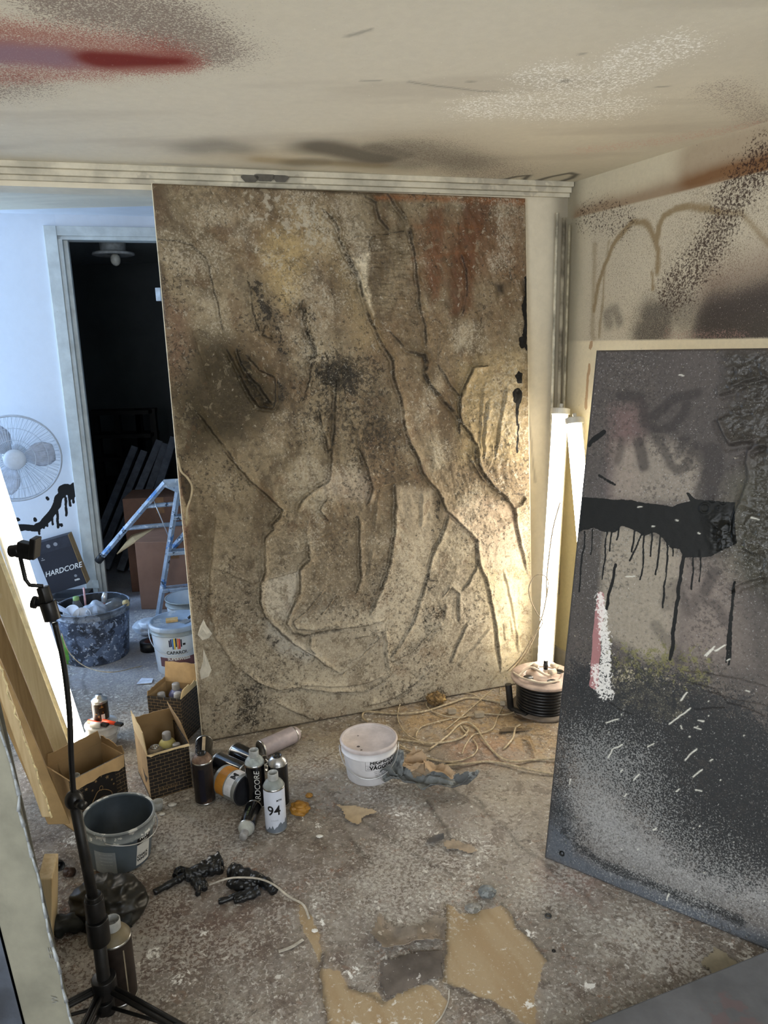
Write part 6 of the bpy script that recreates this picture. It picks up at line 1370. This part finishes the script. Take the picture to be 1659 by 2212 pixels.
# ================================================================== BACK ROOM THINGS
# fan
yc = 3.85; cpt = aty(35, 990, yc); fa = math.radians(-42); 
root = thing('pedestal_fan', 'white pedestal fan with wire guard in front of the back room wall', 'fan', (cpt[0]-.15, cpt[1]+.06, 0))
fn_ = Vector((math.sin(math.radians(24)), -math.cos(math.radians(24)), 0)); fq = rot_to(fn_, 0).to_matrix().to_4x4()
hc = Vector((.13, -.03, cpt[2])); FM = Matrix.Translation(hc) @ fq
m_fan = mat('white_fan_plastic', (206, 214, 224), .4, var=.03); m_guard = mat('guard_wire', (196, 204, 214), .35, var=.03)
b = MB(); RR = .225
for zz_, rr in [(.045, RR), (.05, RR-.004), (.0, RR-.004)]: b.tube([FM @ Vector((rr*math.cos(a), rr*math.sin(a), zz_)) for a in np.linspace(0, 2*math.pi, 49)], .004, 6, caps=False)
b.build('guard_ring', m_guard, root)
b = MB()
for i in range(72):
    a = 2*math.pi*i/72; b.tube([FM @ Vector((r*math.cos(a+.25*(1-r/RR)), r*math.sin(a+.25*(1-r/RR)), .045+.045*(1-(r/RR)**2))) for r in (.05, .10, .16, .2, RR)], .0012, 4)
for rr in (.10, .16): b.tube([FM @ Vector((rr*math.cos(a), rr*math.sin(a), .045+.045*(1-(rr/RR)**2))) for a in np.linspace(0, 2*math.pi, 37)], .0016, 5, caps=False)
g = b.build('front_guard', m_guard, root)
b = MB(); b.lathe([(0, .10), (.035, .098), (.052, .09), (.055, .082)], 30, M=FM); b.build('badge', m_fan, root)
b = MB()
for i in range(48):
    a = 2*math.pi*i/48; b.tube([FM @ Vector((r*math.cos(a), r*math.sin(a), .0-.05*(1-(r/RR)**2))) for r in (.05, .12, RR)], .0012, 4)
b.build('rear_guard', m_guard, root)
for i in range(3):
    a0 = i*2*math.pi/3+.5; vs = []; n = 7; m2_ = 6
    for j in range(n+1):
        r = .03+.165*j/n; wd_ = .30+.62*math.sin(math.pi*min(1, (j/n)*.85+.1)); 
        for k_ in range(m2_+1): a = a0+wd_*(k_/m2_-.5)*1.2; vs.append(FM @ Vector((r*math.cos(a), r*math.sin(a), .02+.035*(k_/m2_-.5))))
    fs = [(j*(m2_+1)+k_, j*(m2_+1)+k_+1, (j+1)*(m2_+1)+k_+1, (j+1)*(m2_+1)+k_) for j in range(n) for k_ in range(m2_)]
    b = MB(); b.add(vs, fs, True); o_ = b.build('blade', mat('grey_fan_blade', (186, 192, 204), .35), root); sm = o_.modifiers.new('thickness', 'SOLIDIFY'); sm.thickness = .003
b = MB(); b.lathe([(0, -.14), (.04, -.135), (.06, -.11), (.065, -.06), (.05, -.03), (0, -.03)], 28, M=FM); b.build('motor_housing', m_fan, root)
b = MB(); b.tube([(0, 0, .02), (0, 0, cpt[2]-.14), hc+fn_*-.09], .013, 14); b.build('pole', m_fan, root)
b = MB(); b.lathe([(0, .03), (.05, .028), (.17, .012), (.18, 0), (0, 0)], 40); b.build('base', m_fan, root)
# black HARDCORE carton and the carton it stands on
def oriented(px, py, y0): return aty(px, py, y0)
p0 = aty(101, 1287, 3.98); R_ = Matrix.Rotation(math.radians(12), 4, 'Y')
m_bc = mat('black_carton', (34, 36, 46), .45, var=.04, scale=8); 
low = thing('carton', 'low black carton with white print supporting the HARDCORE box', 'box', (p0[0]+.09, p0[1]+.04, 0), .1)
hl = float(p0[2]); 
b = MB(); b.box((0, 0, hl/2-.002), (.26, .16, hl-.004)); b.build('body', mat('dark_carton', (24, 26, 30), .4), low, bevel=.004)
text_flat('lettering', 'MTN colors', .022, m_white, low, Matrix.Translation((.0, -.0808, hl-.03)) @ Matrix.Rotation(math.pi/2, 4, 'X'))
hb = thing('carton', 'black box lettered HARDCORE leaning behind the mortar tub', 'box', (p0[0]+.02, p0[1]+.01, hl), 0, None); hb.rotation_euler = (0, math.radians(-13.5), math.radians(8))
b = MB(); b.box((.105, .04, .155), (.20, .075, .30)); b.build('body', m_bc, hb, bevel=.002)
b = MB(); b.box((.105, .0015, .273), (.201, .0008, .064)); b.build('lid_band', mat('black_carton_top', (44, 46, 56), .4), hb)
b = MB(); b.box((.2065, .04, .155), (.002, .073, .298)); b.build('kraft_side', m_kraft, hb)
FX = Matrix.Rotation(math.pi/2, 4, 'X')
text_flat('lettering', 'HARDCORE', .042, m_white, hb, Matrix.Translation((.112, .0018, .12)) @ FX, shear=.35, sx=.92, bold=.0006)
text_flat('lettering', 'mtn', .018, m_white, hb, Matrix.Translation((.165, .0018, .045)) @ FX, bold=.0008)
for (x, z_, r) in [(.085, .273, .011), (.125, .273, .011), (.165, .068, .008)]:
    b = MB(); b.add([(x+r*math.cos(a), .0008, z_+r*math.sin(a)) for a in np.linspace(0, 6.283, 21)[:-1]], [tuple(range(20))]); b.build('printed_dot', mat('grey_dot', (140, 142, 146), .5), hb)
text_flat('lettering', 'hl\nmatte', .009, m_white, hb, Matrix.Translation((.03, .0018, .21)) @ FX)
# green bag behind the tub
crumple('green_bag', 'green plastic bag squeezed left of the mortar tub', 'bag', fl(150, 1432), (.055, .05, .11), mat('green_plastic', (92, 150, 60), .4, var=.1), 21, .2)
# rubbish in the tub
tb = np.array(fl(212, 1414))
def T(dx, dy, dz): return P3(tb+np.array([dx, dy, dz]))
b = MB(); bo = thing('plastic_bottle', 'clear plastic bottle with tan cap sticking out of the mortar tub to the right', 'bottle', T(.05, .03, .235), 0, None, quat=rot_to((.95, -.25, .28)))
b.lathe([(0, 0), (.036, 0), (.040, .006), (.040, .07), (.036, .085), (.022, .105), (.015, .115), (.0145, .125)], 32); b.build('body', m_clear, bo); b = MB(); b.lathe([(.0165, .118), (.0165, .136), (.014, .138), (0, .138)], 24); b.build('cap', mat('tan_cap', (196, 178, 130), .5), bo)
bo = thing('plastic_bottle', 'small clear bottle with green cap standing at the left in the mortar tub', 'bottle', T(-.085, .02, .18), 0); b = MB(); b.lathe([(0, 0), (.032, 0), (.034, .01), (.033, .05), (.018, .095), (.013, .11)], 28); b.build('body', m_clear, bo); b = MB(); b.lathe([(.015, .105), (.015, .122), (0, .122)], 20); b.build('cap', mat('green_cap', (128, 160, 96), .5), bo)
crumple('plastic_bag', 'crumpled clear plastic bag in the middle of the mortar tub', 'bag', T(.02, -.02, .17), (.075, .07, .07), mat('clear_bag', (196, 208, 226), .3, trans=.4, var=.05), 31, .4)
bo = thing('brush', 'red handled paint tool standing in the mortar tub', 'brush', T(.05, .0, .20), 0, None, quat=rot_to((.1, .1, 1))); b = MB(); b.tube([(0, 0, 0), (0, 0, .075)], [.010, .008], 12); b.build('handle', mat('red_handle', (186, 66, 62), .4), bo); b = MB(); b.tube([(0, 0, .075), (0, 0, .10), (.004, 0, .125)], [.012, .014, .010], 14); b.build('ferrule', m_wire, bo)
bo = thing('stirring_stick', 'pink-white stirring stick standing in the mortar tub', 'stick', T(-.055, .05, .20), 0, None, quat=rot_to((-.03, .1, 1))); b = MB(); b.tube([(0, 0, 0), (0, 0, .135)], .005, 10); b.build('shaft', mat('pink_stick', (206, 160, 164), .5), bo)
for i, (dx, dy, dz, q, lab) in enumerate([(-.075, -.07, .245, (-.2, -.75, .6), 'round white paper plate at the front of the mortar tub'), (-.02, -.085, .235, (.1, -.8, .55), 'second white paper plate overlapping the round one in the mortar tub')]):
    bo = thing('plastic_lid', lab, 'lid', T(dx, dy, dz), 0, 'white plates in the mortar tub', quat=rot_to(q)); b = MB(); b.lathe([(0, 0), (.042, 0), (.045, .003), (.045, .008), (.041, .004), (0, .004)], 32); b.build('disc', mat('white_lid', (206, 212, 224), .4, var=.03), bo)  # round plastic lids lying among the rubbish
b = MB(); b.add([(0, 0, 0), (.09, -.06, -.02), (.10, -.055, -.05), (-.01, .0, -.035)], [(0, 1, 2, 3)]); o_ = b.build('paper_sheet', mat('bluish_paper', (196, 206, 224), .7)); o_.location = T(-.175, -.03, .295); sm = o_.modifiers.new('t', 'SOLIDIFY'); sm.thickness = .001; tag(o_, 'folded white paper sticking out at the left of the mortar tub', 'paper')
# tape roll, card
bo = thing('tape_roll', 'black tape roll lying between the tub and the elephant-emblem bucket', 'tape', P3(fl(326, 1402)), .4); b = MB(); b.lathe([(.03, .0), (.052, .0), (.052, .045), (.03, .045), (.03, 0)], 36); b.build('roll', m_black, bo); b = MB(); b.lathe([(.027, .001), (.030, .001), (.030, .044), (.027, .044), (.027, .001)], 36); b.build('core', mat('red_brown_core', (90, 44, 36), .6), bo)
c_ = fl(314, 1474); L_ = [fl(295, 1480)-c_, fl(306, 1467)-c_, fl(331, 1468)-c_, fl(328, 1477)-c_]; b = MB(); b.add([(p[0], p[1], .003) for p in L_]+[(p[0], p[1], .006) for p in L_], [(3, 2, 1, 0), (4, 5, 6, 7), (0, 1, 5, 4), (1, 2, 6, 5), (2, 3, 7, 6), (3, 0, 4, 7)]); o_ = b.build('white_card', mat('white_card', (206, 216, 234), .5)); o_.location = P3(c_); tag(o_, 'white card with dark red edge lying on the bluish lit floor', 'card')

# stepladder
m_lad = mat('splattered_aluminium', (170, 184, 200), .4, metal=.35, var=.12, scale=16, splat=[((66, 130, 196), 12, .58, .8), ((40, 52, 66), 26, .60, .9), ((226, 232, 238), 30, .6, .9)])
lad = thing('stepladder', 'small paint-splattered aluminium stepladder in front of the doorway', 'ladder', P3(fl(342, 1336)), 0); lo_ = np.array(lad.location)
def Q(px, py, y): return Vector(P3(aty(px, py, y)-lo_))
ws = Vector((.36, .10, 0))
B0, B1 = Vector((0, 0, .012)), Q(384, 1062, 3.97); A0, A1 = Q(222, 1200, 4.02), Q(357, 1042, 3.98)
def rail(p, q, w=.034, t_=.02):
    b = MB(); v = (q-p).normalized(); b.tube([p, q], [w/2, w/2], 6, smooth=False); return b
for off in (Vector((0, 0, 0)), ws):
    rail(B0+off, B1+off, .036).build('rail', m_lad, lad); rail(A0+off, A1+off, .036).build('rear_rail', m_lad, lad)
b = MB(); b.hexa([A1+Vector((-.01, -.02, -.02)), B1+Vector((.02, -.03, -.01)), B1+ws+Vector((.02, -.03, -.01)), A1+ws+Vector((0, -.02, -.02))], [A1+Vector((-.01, 0, .018)), B1+Vector((.02, 0, .02)), B1+ws+Vector((.02, 0, .02)), A1+ws+Vector((0, 0, .018))]); b.build('top_cap', m_lad, lad, bevel=.004)
for t_ in (.22, .52, .80):
    a = B0+(B1-B0)*t_; b = MB(); b.box(tuple(a+ws/2), (ws.length, .075, .02), R=Matrix.Rotation(math.atan2(ws.y, ws.x), 3, 'Z')); b.build('step', m_lad, lad, bevel=.003)
for t_ in (.38, .68):
    a = A0+(A1-A0)*t_; b = MB(); b.tube([a-ws*.04, a+ws], .013, 8); b.build('rear_rung', m_lad, lad)
b = MB(); b.tube([A0+(A1-A0)*.80, B0+(B1-B0)*.62], .003, 8); b.build('locking_wire', m_wire, lad)
for p in (A0, A0+ws, B0, B0+ws):
    b = MB(); b.tube([p, p+Vector((0, 0, -.012)) if p in (B0,) else p+((p-(A1 if p == A0 else p))*.08 if p == A0 else Vector((0, 0, -.011)))], .022, 8); b.build('foot', m_blackmatt, lad)
# cardboard boxes in the doorway
def closed_box(name, label, F, yw, w, d, h, z0=0, m=m_kraft):
    r_ = thing(name, label, 'box', (F[0], F[1], z0), yw, 'big cardboard boxes behind the stepladder')
    b = MB(); b.box((w/2, d/2, h/2), (w, d, h)); b.build('body', m, r_, bevel=.004)
    b = MB(); b.box((w/2, -.0008, h-.05), (.05, .001, .10)); b.build('packing_tape', mat('packing_tape', (136, 96, 60), .3), r_)
    return r_
m_kd = mat('brown_board', (140, 104, 84), .8, var=.05, scale=8)
q = fl(303, 1319); q[1] += .0; r_ = closed_box('cardboard_box', 'large brown cardboard box standing in the doorway behind the stepladder', (q[0]+.0, q[1]+.02), -.06, .46, .38, .41, m=m_kd)
for (yy, ang) in ((0, 115), (.38, 20)):
    a = math.radians(ang); sg = -1 if yy == 0 else 1
for x0, dx_ in ((0, -1),):
    b = MB(); b.add([(0, .02, .41), (0, .36, .41), (-.15, .33, .37), (-.13, .04, .33)], [(0, 1, 2, 3)]); o_ = b.build('flap', m_kraft, r_); sm = o_.modifiers.new('t', 'SOLIDIFY'); sm.thickness = .005
q2 = P2(-1.62)+np.array([0, .13, 0]); closed_box('cardboard_box', 'taller dark brown cardboard box further inside the doorway', (q2[0]+.02, q2[1]), .12, .44, .30, .60, m=mat('dark_brown_board', (108, 76, 58), .8, var=.05))
# planks in the dark room
m_plk = mat('dark_grey_plank', (92, 98, 110), .7, var=.18, scale=12, splat=[((150, 160, 176), 14, .66, .6)])
for i, (a, c_, y0, lab) in enumerate([((232, 1115), (292, 968), 5.05, 'leftmost dark grey plank leaning in the dark room'), ((258, 1110), (312, 978), 5.0, 'second dark grey plank from the left in the dark room'), ((282, 1105), (345, 955), 4.95, 'third dark grey plank, tallest, in the dark room'), ((305, 1110), (358, 962), 4.9, 'fourth dark grey plank from the left in the dark room'), ((325, 1110), (376, 948), 4.86, 'rightmost dark grey plank, beside the painting edge')]):
    y0 += .42; A_ = aty(*a, y0-.25); B_ = aty(*c_, y0); v = B_-A_; A2 = A_-v*(A_[2]-.01)/v[2]; r_ = thing('dark_plank', lab, 'plank', P3(A2), 0, 'dark planks leaning in the unlit room')
    v = Vector(P3(B_-A2)); q = rot_to(v, .2); b = MB(); b.box((0, 0, v.length/2), (.05, .10, v.length), R=None); o_ = b.build('board', m_plk, r_, bevel=.003); r_.rotation_mode = 'QUATERNION'; r_.rotation_quaternion = q
# black rack in the dark room
rk = aty(205, 885, 5.9); rb = aty(330, 885, 5.9); r_ = thing('black_rack', 'black slatted rack standing at the end of the dark room', 'rack', (float(rk[0]), 5.9, 0)); Wd = float(rb[0]-rk[0]); Hh = float(rk[2])
m_rk = mat('rack_black', (10, 11, 13), .6)
for x in (0, .17, .34, Wd*.75, Wd):
    b = MB(); b.box((x, 0, Hh/2), (.045, .05, Hh)); b.build('post', m_rk, r_)
for k_ in range(6):
    b = MB(); b.box((Wd/2, .0, .1+k_*(Hh-.12)/5), (Wd, .24, .03)); b.build('shelf', m_rk, r_)
# ceiling lamp in the dark room
lc = aty(243, 528, 5.1); r_ = thing('ceiling_lamp', 'unlit white ceiling lamp with bare bulb in the dark room', 'lamp', (float(lc[0]), 5.1, ZD))
b = MB(); b.lathe([(0, 0), (.085, 0), (.08, -.07), (.06, -.075), (0, -.075)], 36); b.build('base', mat('lamp_white', (190, 196, 200), .5), r_)
b = MB(); b.lathe([(.05, -.075), (.13, -.082), (.135, -.095), (.12, -.10), (.04, -.092)], 40); b.build('dish', mat('lamp_white', (190, 196, 200), .5), r_)
b = MB(); b.sphere((.01, 0, -.125), (.032, .032, .04)); b.build('bulb', mat('bulb_glass', (214, 214, 206), .15), r_)
# small wall switch by the painting edge
sp = aty(343, 636, 4.5); b = MB(); b.box((0, 0, 0), (.03, .03, .075)); o_ = b.build('wall_switch', mat('white_switch', (206, 214, 220), .4), None, bevel=.003); o_.location = P3(sp); tag(o_, 'small white switch on the door jamb beside the relief painting edge', 'switch')
